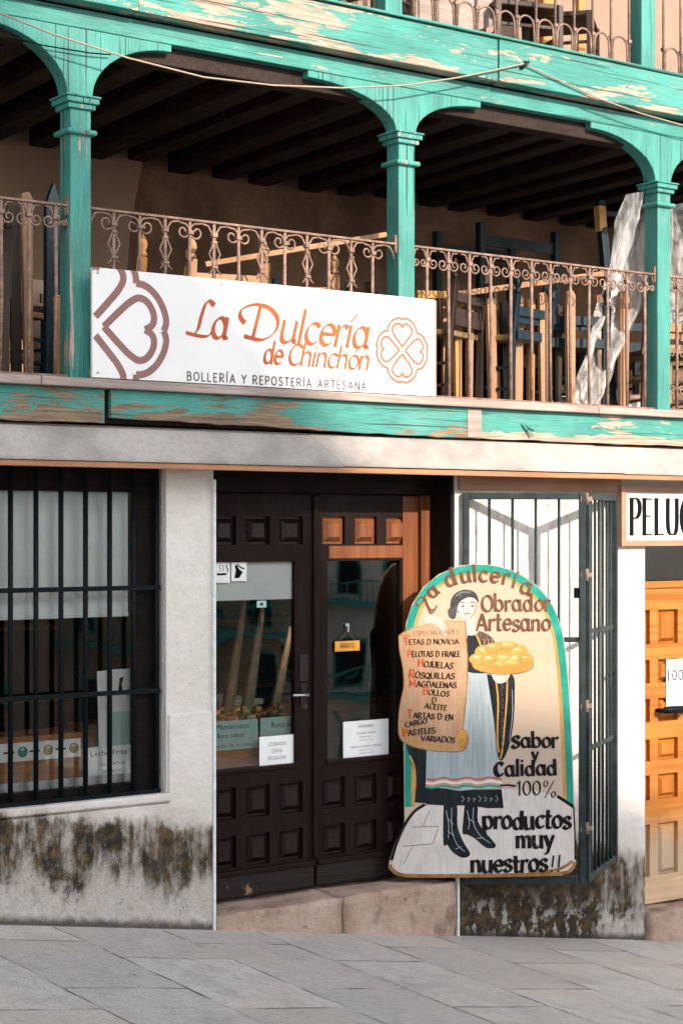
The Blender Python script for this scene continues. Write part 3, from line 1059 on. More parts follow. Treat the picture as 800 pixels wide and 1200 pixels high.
def upper_railing(x0, x1, first, d):
    mb = MB()
    mb.box(x0, x1, -0.022, 0.006, 5.86, 5.872)
    mb.box(x0, x1, -0.02, 0.004, 4.975, 4.985)
    r = mb.build('railing', 'iron', house, bevel=0.002)
    xs = []
    x = first
    while x < x1 - 0.02:
        xs.append(x)
        x += d
    for i, x in enumerate(xs):
        b = MB()
        b.tube([(x, -0.008, 4.962), (x, -0.008, 5.86)], 0.0085, 8)
        b.box(x - 0.013, x + 0.013, -0.021, 0.005, 5.125, 5.145)
        b.build('baluster', 'iron', r)
    for i in range(len(xs) - 1):
        a, c = xs[i], xs[i + 1]
        s_ = MB()
        s_.tube([(a + .012, -0.008, 4.985), (a + .016, -0.008, 5.06)] + [((a + c) / 2 - ((c - a) / 2 - .018) * math.cos(t * PI / 8), -0.008, 5.10 + 0.055 * math.sin(t * PI / 8)) for t in range(9)] + [(c - .016, -0.008, 5.06), (c - .012, -0.008, 4.985)], 0.0068, 6)
        s_.build('scroll', 'iron', r)
upper_railing(2.12, 4.03, 2.2, 0.155)
upper_railing(4.165, 6.07, 4.25, 0.155)
upper_railing(6.20, 8.08, 6.29, 0.155)
upper_railing(8.21, 10.13, 8.30, 0.155)

# ---- room behind the shop front
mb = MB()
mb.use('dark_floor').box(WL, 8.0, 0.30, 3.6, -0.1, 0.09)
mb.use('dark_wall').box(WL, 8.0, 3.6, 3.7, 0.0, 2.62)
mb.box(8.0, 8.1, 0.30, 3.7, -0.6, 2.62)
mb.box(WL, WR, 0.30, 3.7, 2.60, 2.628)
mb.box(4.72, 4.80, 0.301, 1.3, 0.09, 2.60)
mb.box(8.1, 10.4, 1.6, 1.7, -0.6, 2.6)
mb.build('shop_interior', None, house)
# ------------------------------------------------------------------ lettering: stroke alphabets drawn with a broad nib
def arc(cx, cy, rx, ry, a0, a1, n=14):
    return [(cx + rx * math.cos(R(a0 + (a1 - a0) * i / n)), cy + ry * math.sin(R(a0 + (a1 - a0) * i / n))) for i in range(n + 1)]

def crom(p, k=5):
    if len(p) < 3:
        return p
    out = []
    q = [p[0]] + list(p) + [p[-1]]
    for i in range(1, len(q) - 2):
        for j in range(k):
            t = j / k
            o = []
            for c in (0, 1):
                a, b, c_, d = q[i - 1][c], q[i][c], q[i + 1][c], q[i + 2][c]
                o.append(0.5 * (2 * b + (c_ - a) * t + (2 * a - 5 * b + 4 * c_ - d) * t * t + (3 * b - a - 3 * c_ + d) * t ** 3))
            out.append(tuple(o))
    return out + [p[-1]]

H = 1.5
G = {
    'a': (.98, [arc(.40, .5, .34, .5, 60, 420), [(.76, 1), (.76, .18), (.80, .04), (.93, .04)]]),
    'b': (.92, [[(.08, 1.6), (.08, 0)], arc(.44, .5, .36, .5, 180, -180)]),
    'c': (.78, [arc(.44, .5, .37, .5, 50, 312)]),
    'd': (.98, [arc(.40, .5, .34, .5, 60, 420), [(.77, 1.6), (.77, .0)]]),
    'e': (.84, [[(.08, .54), (.76, .54)], arc(.43, .5, .36, .5, 8, 318)]),
    'h': (.90, [[(.08, 1.6), (.08, 0)], [(.08, .62), (.2, .88), (.42, 1), (.64, .88), (.70, .6), (.70, .3), (.72, .0)]]),
    'i': (.34, [[(.12, 1), (.12, 0)], [(.10, 1.34), (.15, 1.42)]]),
    'í': (.34, [[(.12, 1), (.12, 0)], [(.10, 1.25), (.32, 1.6)]]),
    'l': (.34, [[(.12, 1.6), (.12, 0)]]),
    'm': (1.34, [[(.08, 1), (.08, 0)], [(.08, .62), (.18, .88), (.36, 1), (.54, .88), (.60, .6), (.60, .3), (.60, 0)], [(.60, .62), (.72, .88), (.88, 1), (1.06, .88), (1.12, .6), (1.12, .3), (1.14, 0)]]),
    'n': (.90, [[(.08, 1), (.08, 0)], [(.08, .62), (.2, .88), (.42, 1), (.64, .88), (.70, .6), (.70, .3), (.72, 0)]]),
    'o': (.90, [arc(.43, .5, .37, .5, 90, 450)]),
    'ó': (.90, [arc(.43, .5, .37, .5, 90, 450), [(.38, 1.25), (.62, 1.6)]]),
    'p': (.92, [[(.08, 1), (.08, -.55)], arc(.44, .5, .36, .5, 180, -180)]),
    'r': (.62, [[(.10, 1), (.10, 0)], [(.10, .62), (.22, .88), (.40, 1), (.56, .93)]]),
    's': (.72, [[(.62, .86), (.42, 1), (.18, .93), (.10, .74), (.25, .57), (.48, .45), (.62, .26), (.46, .03), (.2, 0), (.04, .14)]]),
    't': (.60, [[(.22, 1.45), (.22, .28), (.30, .04), (.52, .05)], [(.02, 1), (.50, 1)]]),
    'u': (.92, [[(.08, 1), (.08, .35), (.18, .06), (.38, 0), (.60, .12), (.72, .38)], [(.72, 1), (.72, .15), (.84, .03)]]),
    'y': (.82, [[(.06, 1), (.40, .06)], [(.76, 1), (.40, .06), (.22, -.42), (.02, -.52)]]),
    'A': (1.1, [[(.02, 0), (.52, H)], [(.52, H), (1.02, 0)], [(.20, .5), (.84, .5)]]),
    'B': (.92, [[(.1, H), (.1, 0)], [(.1, H), (.5, H), (.72, 1.32), (.70, .98), (.45, .8), (.1, .8)], [(.1, .8), (.55, .78), (.82, .58), (.80, .2), (.5, 0), (.1, 0)]]),
    'C': (1.0, [arc(.58, .75, .50, .75, 48, 312)]),
    'D': (1.08, [[(.1, H), (.1, 0)], [(.1, H), (.45, H), (.80, 1.3), (.96, .78), (.82, .24), (.45, 0), (.1, 0)]]),
    'E': (.82, [[(.1, H), (.1, 0)], [(.1, H), (.72, H)], [(.1, .78), (.62, .78)], [(.1, 0), (.74, 0)]]),
    'F': (.78, [[(.1, H), (.1, 0)], [(.1, H), (.72, H)], [(.1, .78), (.60, .78)]]),
    'G': (1.08, [arc(.58, .75, .50, .75, 48, 330), [(.98, .38), (.98, .72)], [(.98, .72), (.66, .72)]]),
    'H': (1.02, [[(.1, H), (.1, 0)], [(.90, H), (.90, 0)], [(.1, .76), (.90, .76)]]),
    'I': (.34, [[(.15, H), (.15, 0)]]),
    'Í': (.34, [[(.15, H), (.15, 0)], [(.12, 1.68), (.34, 1.95)]]),
    'J': (.62, [[(.46, H), (.46, .3), (.34, .02), (.14, 0), (.02, .18)]]),
    'L': (.78, [[(.1, H), (.1, 0)], [(.1, 0), (.72, 0)]]),
    'M': (1.30, [[(.1, 0), (.16, H)], [(.16, H), (.64, .35)], [(.64, .35), (1.12, H)], [(1.12, H), (1.18, 0)]]),
    'N': (1.06, [[(.1, 0), (.1, H)], [(.1, H), (.94, 0)], [(.94, 0), (.94, H)]]),
    'O': (1.14, [arc(.56, .75, .50, .75, 90, 450, 20)]),
    'P': (.88, [[(.1, H), (.1, 0)], [(.1, H), (.55, H), (.80, 1.28), (.78, .90), (.5, .70), (.1, .70)]]),
    'Q': (1.14, [arc(.56, .75, .50, .75, 90, 450, 20), [(.62, .35), (1.08, -.16)]]),
    'R': (.96, [[(.1, H), (.1, 0)], [(.1, H), (.55, H), (.80, 1.28), (.78, .94), (.5, .76), (.1, .76)], [(.42, .76), (.90, 0)]]),
    'S': (.86, [[(.76, 1.28), (.52, H), (.22, 1.44), (.10, 1.14), (.26, .88), (.58, .66), (.78, .38), (.58, .04), (.24, 0), (.04, .24)]]),
    'T': (.92, [[(.46, H), (.46, 0)], [(.02, H), (.90, H)]]),
    'U': (1.04, [[(.1, H), (.1, .45), (.24, .08), (.52, 0), (.80, .08), (.92, .45), (.92, H)]]),
    'V': (1.02, [[(.02, H), (.50, 0)], [(.50, 0), (.98, H)]]),
    '1': (.56, [[(.08, 1.2), (.34, H)], [(.34, H), (.34, 0)]]),
    '0': (.98, [arc(.48, .75, .40, .75, 90, 450, 20)]),
    '%': (1.25, [arc(.25, 1.22, .19, .27, 90, 450), arc(.98, .22, .19, .27, 90, 450), [(1.02, H), (.18, -.05)]]),
    '!': (.40, [[(.26, H), (.14, .45)], [(.10, .12), (.12, .03)]]),
    '¡': (.34, [[(.15, 1), (.15, -.1)], [(.15, 1.4), (.16, 1.5)]]),
    '-': (.8, [[(.05, .7), (.7, .72)]]),
    ' ': (.48, []),
}

class Pen:
    def __init__(s, mb, fn, nib=0.2, ang=40, thin=0.35, d0=0.0, dd=0.000012):
        """fn(x, y, d) -> world point; nib width relative to the x-height"""
        s.mb, s.fn, s.nib, s.ang, s.thin, s.d, s.dd = mb, fn, nib, R(ang), thin, d0, dd

    def stroke(s, pts, w):
        if len(pts) > 2:
            pts = crom(pts, 4) if len(pts) < 12 else pts
        else:
            (ax, ay), (bx, by) = pts
            pts = [(ax + (bx - ax) * i / 3, ay + (by - ay) * i / 3) for i in range(4)]
        n = len(pts)
        closed = math.hypot(pts[0][0] - pts[-1][0], pts[0][1] - pts[-1][1]) < 1e-6
        L, Q = [], []
        for i, p in enumerate(pts):
            a, b = pts[max(i - 1, 0)], pts[min(i + 1, n - 1)]
            if closed and i in (0, n - 1):
                a, b = pts[n - 2], pts[1]
            tx, ty = b[0] - a[0], b[1] - a[1]
            l = math.hypot(tx, ty) or 1
            tx, ty = tx / l, ty / l
            nx_, ny_ = -ty, tx
            hw = 0.5 * w * math.sqrt((nx_ * math.cos(s.ang) + ny_ * math.sin(s.ang)) ** 2 * (1 - s.thin ** 2) + s.thin ** 2)
            x, y = p
            if not closed and i == 0:
                x, y = x - tx * w * .2, y - ty * w * .2
            if not closed and i == n - 1:
                x, y = x + tx * w * .2, y + ty * w * .2
            L.append(s.fn(x + nx_ * hw, y + ny_ * hw, s.d))
            Q.append(s.fn(x - nx_ * hw, y - ny_ * hw, s.d))
        s.mb.add(L + Q, [(i, i + 1, n + i + 1, n + i) for i in range(n - 1)])
        s.d += s.dd

    def text(s, txt, x0, y0, size, width=None, slant=0.0, rot=0.0, track=0.0, xs=1.0, jit=0.0, first=None, serif=0.0):
        """size = x-height; width: the text is fitted to it; first: (material, scale) of an initial"""
        adv = 0
        for i, ch in enumerate(txt):
            adv += (G[ch][0] + track) * (first[1] if first and i == 0 else 1)
        if width:
            xs = width / (adv * size)
        cx = 0
        c, sn = math.cos(rot), math.sin(rot)
        for i, ch in enumerate(txt):
            a, strokes = G[ch]
            k = first[1] if first and i == 0 else 1.0
            if first:
                s.mb.use(first[0] if i == 0 else first[2])
            jy = random.uniform(-jit, jit)
            kk = 1 + random.uniform(-jit, jit)
            jr = random.uniform(-jit, jit) * 0.8
            for st in strokes:
                q = []
                pts = st
                for (px, py) in pts:
                    px, py = px + jr * py + random.uniform(-jit, jit) * .25, py * kk + jy
                    gx = (cx + (px + slant * py) * k) * xs * size
                    gy = py * k * size
                    q.append((x0 + gx * c - gy * sn, y0 + gx * sn + gy * c))
                s.stroke(q, s.nib * size * k)
                if serif and len(st) == 2 and abs(st[0][0] - st[1][0]) < 0.05:
                    for (px, py) in st:
                        gx = (cx + px * k) * xs * size
                        s.stroke([(x0 + gx - serif * size, y0 + py * size), (x0 + gx + serif * size, y0 + py * size)], s.nib * size * .3)
            cx += (a + track) * k
        return cx * xs * size


def printed(mb, txt, fn, x0, y0, size, width=None, align='L', d=0.0, weight=0.0):
    """small printed matter in the built-in typeface, turned into mesh; size = height of a capital"""
    cu = bpy.data.curves.new('t', 'FONT')
    cu.body = txt
    cu.size = size / 0.70
    cu.resolution_u = 2
    cu.offset = weight
    o = bpy.data.objects.new('t', cu)
    C.objects.link(o)
    bpy.context.view_layer.update()
    me = bpy.data.meshes.new_from_object(o.evaluated_get(bpy.context.evaluated_depsgraph_get()))
    vx = [v.co.x for v in me.vertices]
    a, b = min(vx), max(vx)
    k = width / (b - a) if width else 1.0
    w = (b - a) * k
    sh = {'L': 0, 'C': -w / 2, 'R': -w}[align]
    vs = [fn(x0 + (v.co.x - a) * k + sh, y0 + v.co.y, d) for v in me.vertices]
    mb.add(vs, [tuple(p.vertices) for p in me.polygons])
    bpy.data.objects.remove(o)
    bpy.data.meshes.remove(me)
    bpy.data.curves.remove(cu)


def ribbon(mb, pts, w, fn, d, clip=None, closed=False):
    n = len(pts)
    L, Q, keep = [], [], []
    for i, p in enumerate(pts):
        a, b = (pts[(i - 1) % n], pts[(i + 1) % n]) if closed else (pts[max(i - 1, 0)], pts[min(i + 1, n - 1)])
        tx, ty = b[0] - a[0], b[1] - a[1]
        l = math.hypot(tx, ty) or 1
        nx_, ny_ = -ty / l, tx / l
        q1 = [p[0] + nx_ * w / 2, p[1] + ny_ * w / 2]
        q2 = [p[0] - nx_ * w / 2, p[1] - ny_ * w / 2]
        ok = True
        if clip:
            ok = clip[0] - w < p[0] < clip[1] + w and clip[2] - w < p[1] < clip[3] + w
            for q in (q1, q2):
                q[0] = min(max(q[0], clip[0]), clip[1])
                q[1] = min(max(q[1], clip[2]), clip[3])
        keep.append(ok)
        L.append(fn(q1[0], q1[1], d))
        Q.append(fn(q2[0], q2[1], d))
    m_ = n if closed else n - 1
    mb.add(L + Q, [(i, (i + 1) % n, n + (i + 1) % n, n + i) for i in range(m_) if keep[i] and keep[(i + 1) % n]])


# ------------------------------------------------------------------ the long white shop banner on the ledge
BY = -0.128
bx0, bx1 = 4.186, 6.352
bz0, bz1 = 2.848, 3.392
ban = thing('shop_banner', 'long white shop sign with orange italic lettering and clover emblem, standing on the gallery ledge', 'sign', (5.27, BY, 2.845))
mb = MB()
mb.box(bx0, bx1, BY, BY + 0.018, bz0, bz1)
mb.build('sign_panel', 'white_board', ban, bevel=0.002)
mb = MB()
mb.box(bx0 + .005, bx1 - .01, BY + 0.019, BY + 0.045, bz0 + 0.01, bz0 + 0.04)
mb.box(bx0 + .005, bx1 - .01, BY + 0.019, BY + 0.045, bz1 - 0.05, bz1 - 0.02)
mb.box(bx1 - .008, bx1 + .012, BY + 0.004, BY + 0.05, bz0, bz1 - .004)
mb.build('batten', 'chair_wood', ban)
mb = MB()
for sx_ in (bx0 + .03, bx0 + .75, bx0 + 1.45, bx1 - .03):
    for sz_ in (bz0 + .025, bz1 - .025):
        mb.lathe(0, 0, [(.005, 0), (.007, .002), (.003, .004)], 8)
        for v in mb.v[-24:]:
            v.x, v.y, v.z = sx_ + v.x, BY - v.z, sz_ + v.y
mb.build('screw_heads', 'steel', ban)
on_banner = lambda x, z, d: (x, BY - 0.0012 - d, z)

def emblem(mb, cx, cz, rad, w, fn, clip=None):
    heart = [(.115, 0), (.29, .165), (.44, .30)] + [(.55, .37), (.62, .386), (.70, .36), (.77, .29), (.812, .2), (.815, .11), (.775, .045), (.69, 0)]
    hc = crom(heart[2:], 5)
    half = [heart[0], heart[1]] + hc
    lobe = [(.565, .565), (.66, .555), (.76, .51), (.87, .41), (.95, .28), (.99, .15), (.985, .07), (.955, 0)]
    lh = crom(lobe, 4)
    for k in range(4):
        c, s = math.cos(k * PI / 2), math.sin(k * PI / 2)
        tr = lambda p: (cx + rad * (p[0] * c - p[1] * s), cz + rad * (p[0] * s + p[1] * c))
        for sg in (1, -1):
            ribbon(mb, [tr((x, sg * y)) for x, y in half], w, fn, 0.00004 * k + (0.00002 if sg > 0 else 0), clip)
            ribbon(mb, [tr((x, sg * y)) for x, y in lh], w, fn, 0.0002 + 0.00004 * k + (0.00002 if sg > 0 else 0), clip)

mb = MB()
emblem(mb, at(112, 383, BY)[0], at(112, 382, BY)[1] , 0.405, 0.036, on_banner, (bx0 + .001, bx1, bz0 + .001, bz1 - .001))
mb.build('emblem', 'mauve_print', ban, fix=False)
mb = MB()
ecx, ecz = at(471, 410.5, BY)
emblem(mb, ecx, ecz, 0.180, 0.0135, on_banner)
mb.build('emblem', 'copper_print', ban, fix=False)
lx, lz = at(221, 393, BY)
rx, rz = at(430, 409, BY)
xh = 0.112
mb = MB()
pen = Pen(mb, on_banner, nib=0.30, ang=38, thin=0.25)
pen.stroke([(lx + .150, lz + .168), (lx + .125, lz + .183), (lx + .100, lz + .165), (lx + .075, lz + .10), (lx + .055, lz + .035), (lx + .025, lz + .004)], .032)
pen.stroke([(lx - .012, lz + .012), (lx + .025, lz + .006), (lx + .075, lz + .0), (lx + .115, lz + .004), (lx + .135, lz + .022)], .026)
pen.text('a', lx + 0.130, lz - .004, xh * .95, slant=0.22, xs=1.0)
mb.build('lettering', 'orange_print', ban, fix=False)
mb = MB()
pen.mb = mb
d0 = at(287, 397, BY)[0]
dz = at(287, 397, BY)[1]
pen.stroke([(d0 + .095, dz + .172), (d0 + .075, dz + .10), (d0 + .048, dz + .008)], .034)
pen.stroke([(d0 - .005, dz + .085), (d0 - .03, dz + .115), (d0 - .015, dz + .155), (d0 + .06, dz + .183), (d0 + .15, dz + .172), (d0 + .205, dz + .115), (d0 + .185, dz + .045), (d0 + .11, dz + .002), (d0 + .04, dz + .006), (d0 + .0, dz + .012)], .030)
pen.text('ulcería', d0 + 0.212, rz + 0.004, xh, width=rx - (d0 + 0.212) + 0.01, slant=0.22)
mb.build('lettering', 'orange_print', ban, fix=False)
x2, z2 = at(308, 426, BY)
x3, z3 = at(431, 435, BY)
pen.nib = 0.30
pen.thin = 0.36
for i, (wd, ua, ub) in enumerate((('de', 308, 330), ('Chinchón', 336, 432))):
    mb = MB()
    pen.mb = mb
    xa = at(ua, 430, BY)[0]
    pen.text(wd, xa, z2 + 0.002, 0.074, width=at(ub, 430, BY)[0] - xa, slant=0.22)
    mb.build('lettering', 'orange_print', ban, fix=False)
x4, z4 = at(219, 447, BY)
x5, z5 = at(431, 456, BY)
MBT = 'BOLLERÍA Y REPOSTERÍA ARTESANA'
mb = MB()
G['Y'] = (.96, [[(.02, H), (.46, .72)], [(.92, H), (.46, .72)], [(.46, .72), (.46, 0)]])
pen = Pen(mb, on_banner, nib=0.24, ang=0, thin=1.0)
tot = sum(G[ch][0] + 0.42 for ch in MBT)
cur = 0
for wd in MBT.split(' '):
    wa = sum(G[ch][0] + 0.42 for ch in wd)
    mb = pen.mb = MB()
    pen.text(wd, x4 + (x5 - x4) * cur / tot, z5 + (z4 - z5) * .5, 0.0285, width=(x5 - x4) * wa / tot, track=0.42)
    mb.build('lettering', 'grey_ink', ban, fix=False)
    cur += wa + G[' '][0] + 0.42

# ------------------------------------------------------------------ folding grille gate beside the door, half open
HG, CG, EG = Vector((6.655, -0.035, 0)), Vector((7.225, -0.40, 0)), Vector((7.845, -0.03, 0))
GZ0, GZ1 = 0.050, 2.312
gate = thing('folding_gate', 'grey-green iron grille gate folded out from the white wall behind the painted sign', 'gate', (7.225, -0.4, 0.05))
def gate_leaf(a, b, za, zb, n, rails, name='gate_leaf'):
    d = (b - a).normalized()
    mb = MB()
    for p in (a, b):
        mb.bar(p + Vector((0, 0, za)), p + Vector((0, 0, zb)), 0.042, 0.036, d)
    for z in (za + 0.02, zb - 0.021):
        mb.bar(a + d * .02 + Vector((0, 0, z)), b - d * .02 + Vector((0, 0, z)), 0.034, 0.040)
    for z in rails:
        mb.bar(a + d * .02 + Vector((0, 0, z)), b - d * .02 + Vector((0, 0, z)), 0.010, 0.030)
    lf = mb.build(name, 'gate_iron', gate, bevel=0.004)
    for i in range(n):
        p = a + (b - a) * ((i + 1) / (n + 1))
        q = MB()
        q.tube([p + Vector((0, 0, za + .04)), p + Vector((0, 0, zb - .04))], 0.0088, 8)
        q.build('bar', 'gate_iron', lf)
    return lf
off = Vector((0.022, 0.02, 0))
gate_leaf(HG, CG - off * 0.6, GZ0, GZ1, 4, (1.46,))
gate_leaf(CG + Vector((0.036, 0.0, 0)), EG, GZ0, GZ1, 6, (1.5, 0.82))
mb = MB()
for z in (0.33, 1.04, 1.80, 2.24):
    mb.tube([Vector((7.236, -0.425, z)), Vector((7.236, -0.425, z + 0.07))], 0.012, 8)
    mb.bar((7.19, -0.424, z + .035), (7.28, -0.424, z + .035), 0.004, 0.026)
mb.build('hinge', 'iron', gate)
mb = MB()
mb.box(7.175, 7.20, -0.405, -0.380, 1.70, 1.76)
mb.build('latch', 'black_iron', gate, bevel=0.004)
wl = MB()
x, z = at(713, 790, -0.02)
wl.use('black_iron').tube([(x, 0.0, z), (x, -0.05, z), (x - .03, -0.06, z - .002)], 0.011, 8)
wl.use('steel').box(x + .03, x + .085, -0.012, 0.0, z - .018, z + .02)
tag(wl.build('gate_hook', None, None, bevel=0.003), 'small metal catch on the white wall right of the folding gate', 'catch')

# ------------------------------------------------------------------ hand-painted arched board hung on the gate
PD = Vector((0.852, -0.5235, 0)).normalized()
PN = Vector((PD.y, -PD.x, 0))            # towards the street
PO = CG + PN * 0.075
# local frame: u along PD measured from the gate corner, survey units of the painted design (B units)
def bcal(bx):
    # the ray of design column bx meets the board's plane
    p = (450 + 0.3 * bx - 400) / FPX
    r = Vector((FX + p * FY, FY - p * FX, 0))
    t = (PO - Vector((CAM.x, CAM.y, 0))).dot(PN) / r.dot(PN)
    P = Vector((CAM.x, CAM.y, 0)) + r * t
    return (P - PO).dot(PD), t
u0, t0 = bcal(0)
u8, t8 = bcal(800)
US = (u8 - u0) / 800
ZS = (t0 + t8) / 2 * 0.3 / FPX
def bd(bx, by, d=0.0):
    z = CAM.z + (HZ - 640) / FPX * (t0 + t8) / 2 - by * ZS
    P = PO + PD * (u0 + bx * US) + PN * d
    return Vector((P.x, P.y, z))
pb = thing('painted_board', 'arched hand-painted board with a woman carrying a tray, hung on the folding gate', 'sign', bd(400, 1290))

outline = [(78, 1078), (40, 1160), (20, 1225), (17, 1252), (38, 1276), (85, 1290), (400, 1294), (690, 1292), (732, 1277), (748, 1240), (744, 1120), (742, 1040), (738, 900),
           (730, 700), (722, 560), (712, 440), (695, 330), (660, 235), (605, 162), (530, 108), (450, 78), (370, 68), (290, 76), (210, 110), (150, 160), (108, 225), (84, 300), (76, 400), (75, 700)]
def shrink(poly, k, cx=400, cy=700):
    out = []
    n = len(poly)
    for i, p in enumerate(poly):
        a, b = poly[i - 1], poly[(i + 1) % n]
        tx, ty = b[0] - a[0], b[1] - a[1]
        l = math.hypot(tx, ty)
        nx_, ny_ = -ty / l, tx / l
        out.append((p[0] + nx_ * k, p[1] + ny_ * k))
    return out
BCREAM = None
def board_mat():
    m = M('painted_cream_ground', (0.7, 0.55, 0.42), 0.55, 0, 0.3)
    n1 = m.noise(2.2, 0.3, 0.7, 4)
    n2 = m.noise(35, 0.3, 0.7, 6)
    x, y, z = m.xyz()[0:3]
    zz = m.math('ADD', z, m.math('MULTIPLY', m.math('SUBTRACT', n1, 0.5), 0.3))
    c = m.mix(m.ramp(zz, 0.35, 1.5), (0.50, 0.41, 0.34), (0.50, 0.37, 0.265))
    c = m.mix(m.math('MULTIPLY', n2, 0.2), c, (0.40, 0.29, 0.21))
    c = m.mix(m.math('MULTIPLY', m.noise((3, 3, 9), 0.56, 0.7, 6), 0.3), c, (0.46, 0.29, 0.15))
    m.color(c)
    m.bump(n2, 0.12, 0.003)
    return m.m
MAT['b_cream'] = board_mat()
def brush(name, a, b, sc=(9, 9, 2), wear=None):
    m = M(name, a, 0.62, 0, 0.12)
    n = m.noise(sc, 0.32, 0.68, 6, 0.65, 0.5)
    c = m.mix(n, a, b)
    streak = m.noise((60, 60, 7), 0.35, 0.75, 4)
    c = m.mix(m.math('MULTIPLY', streak, 0.28), c, tuple(x * 0.55 for x in a))
    c = m.mix(m.math('MULTIPLY', m.noise((22, 22, 30), 0.63, 0.69, 7, 0.75), 0.55), c, wear or (0.42, 0.36, 0.30))
    m.color(c)
    m.bump(streak, 0.15, 0.002)
    return m.m
MAT['b_teal'] = brush('painted_teal_border', (0.012, 0.22, 0.17), (0.03, 0.32, 0.25), (5, 5, 5))
MAT['b_ochre'] = brush('painted_ochre', (0.46, 0.22, 0.045), (0.56, 0.30, 0.085), (6, 6, 6))
MAT['b_pale'] = brush('painted_street', (0.56, 0.52, 0.49), (0.68, 0.64, 0.60), (4, 4, 4), (0.4, 0.36, 0.33))
MAT['b_navy'] = brush('painted_navy', (0.007, 0.010, 0.013), (0.022, 0.028, 0.032), (14, 14, 4), (0.09, 0.09, 0.09))
MAT['b_apron'] = brush('painted_pale_blue_apron', (0.30, 0.355, 0.38), (0.40, 0.45, 0.475), (16, 16, 1.4))
MAT['b_apron_dk'] = brush('painted_blue_folds', (0.22, 0.265, 0.29), (0.28, 0.325, 0.35), (16, 16, 1.4))
MAT['b_skin'] = brush('painted_pale_skin', (0.52, 0.44, 0.40), (0.60, 0.52, 0.47), (7, 7, 7))
MAT['b_hair'] = brush('painted_dark_hair', (0.025, 0.03, 0.033), (0.10, 0.10, 0.10), (10, 10, 10))
MAT['b_shawl'] = brush('painted_brown_shawl', (0.05, 0.035, 0.03), (0.16, 0.10, 0.075), (12, 12, 8))
MAT['b_scroll'] = brush('painted_scroll', (0.42, 0.245, 0.135), (0.50, 0.32, 0.205), (5, 5, 4))
MAT['b_brown'] = brush('painted_brown_letters', (0.115, 0.052, 0.03), (0.17, 0.085, 0.052), (20, 20, 20))
MAT['b_black'] = brush('painted_black_letters', (0.008, 0.006, 0.006), (0.018, 0.013, 0.012), (20, 20, 20))
MAT['b_red'] = brush('painted_red_letters', (0.42, 0.05, 0.02), (0.55, 0.10, 0.05), (20, 20, 20))
MAT['b_white'] = brush('painted_white', (0.66, 0.6, 0.54), (0.76, 0.70, 0.63), (9, 9, 9))
MAT['b_bread'] = brush('painted_bread', (0.50, 0.245, 0.05), (0.58, 0.34, 0.10), (14, 14, 14))
MAT['b_bread_hi'] = brush('painted_bread_light', (0.58, 0.40, 0.19), (0.62, 0.47, 0.27), (14, 14, 14))
MAT['b_rim'] = brush('painted_brown_rim', (0.20, 0.09, 0.03), (0.42, 0.22, 0.09), (16, 16, 16))

F = lambda a, b, d: bd(a, b, d)
mb = MB()
mb.prism(outline, F, -0.018, 0.0)
mb.build('board', 'b_cream', pb, bevel=0.003)
# border, made of quads between the outline and an inner line
arch = outline[12:][:]           # right edge, arch, left edge
arch = outline[10:] + [(76, 1000)]
def border(mb, path, w0, w1, d):
    n = len(path)
    L, Q = [], []
    for i, p in enumerate(path):
        a, b = path[max(i - 1, 0)], path[min(i + 1, n - 1)]
        tx, ty = b[0] - a[0], b[1] - a[1]
        l = math.hypot(tx, ty)
        nx_, ny_ = ty / l, -tx / l
        wa, wb = (w0(i / (n - 1)), w1(i / (n - 1)))
        L.append(bd(p[0] + nx_ * wa, p[1] + ny_ * wa, d))
        Q.append(bd(p[0] + nx_ * wb, p[1] + ny_ * wb, d))
    mb.add(L + Q, [(i, i + 1, n + i + 1, n + i) for i in range(n - 1)])
path = crom([p for p in outline[11:] if True] + [(76, 1015)], 3)
mb = MB()
mb.use('b_ochre')
border(mb, path, lambda t: 22, lambda t: 44, 0.0003)
mb.use('b_teal')
border(mb, path, lambda t: 4, lambda t: 29 + 6 * math.sin(t * PI), 0.0004)
mb.build('border', None, pb, fix=False)

mb = MB()
mb.use('b_pale').poly([bd(x, y, 0.0005) for x, y in [(30, 1236), (52, 1165), (84, 1092), (118, 1040), (160, 1012), (250, 985), (460, 948), (600, 958), (676, 984), (738, 1022), (743, 1235), (728, 1266), (690, 1280), (90, 1278), (45, 1265)]])
mb.use('b_black')
ribbon(mb, crom([(28, 1222), (48, 1155), (82, 1080), (118, 1032), (158, 1006)]), 11, bd, 0.0006)
ribbon(mb, [(674, 980), (705, 1000), (737, 1022)], 13, bd, 0.0006)
ribbon(mb, [(738, 1022), (743, 1120), (744, 1230)], 6, bd, 0.0006)
mb.use('b_rim')
ribbon(mb, crom([(20, 1240), (40, 1266), (90, 1282), (300, 1286), (560, 1286), (690, 1282), (728, 1268), (744, 1240)]), 14, bd, 0.0007)
ribbon(mb, crom([(560, 1278), (620, 1276), (690, 1262), (735, 1235)]), 12, bd, 0.0008)
mb.use('b_brown')
for a, b in (((105, 1094), (210, 1092)), ((70, 1168), (190, 1160)), ((175, 1030), (150, 1092)), ((210, 1094), (190, 1158)), ((110, 1168), (75, 1238)), ((560, 1170), (600, 1172))):
    ribbon(mb, [a, b], 2.5, bd, 0.00065)
mb.build('painted_street', None, pb, fix=False)

# the painted woman
mb = MB()
lay = [0.0009]
def pl(mat, pts, smooth=True, step=0.000012):
    mb.use(mat)
    q = crom(pts + [pts[0]], 4)[:-1] if smooth else pts
    mb.poly([bd(x, y, lay[0]) for x, y in q])
    lay[0] += step
def ln(mat, pts, w):
    mb.use(mat)
    ribbon(mb, crom(pts, 4), w, bd, lay[0])
    lay[0] += 0.000012
pl('b_navy', [(84, 770), (165, 770), (170, 1002), (118, 998), (124, 900), (100, 830)], False)
ln('b_ochre', [(98, 815), (116, 860), (120, 930), (112, 985)], 7)
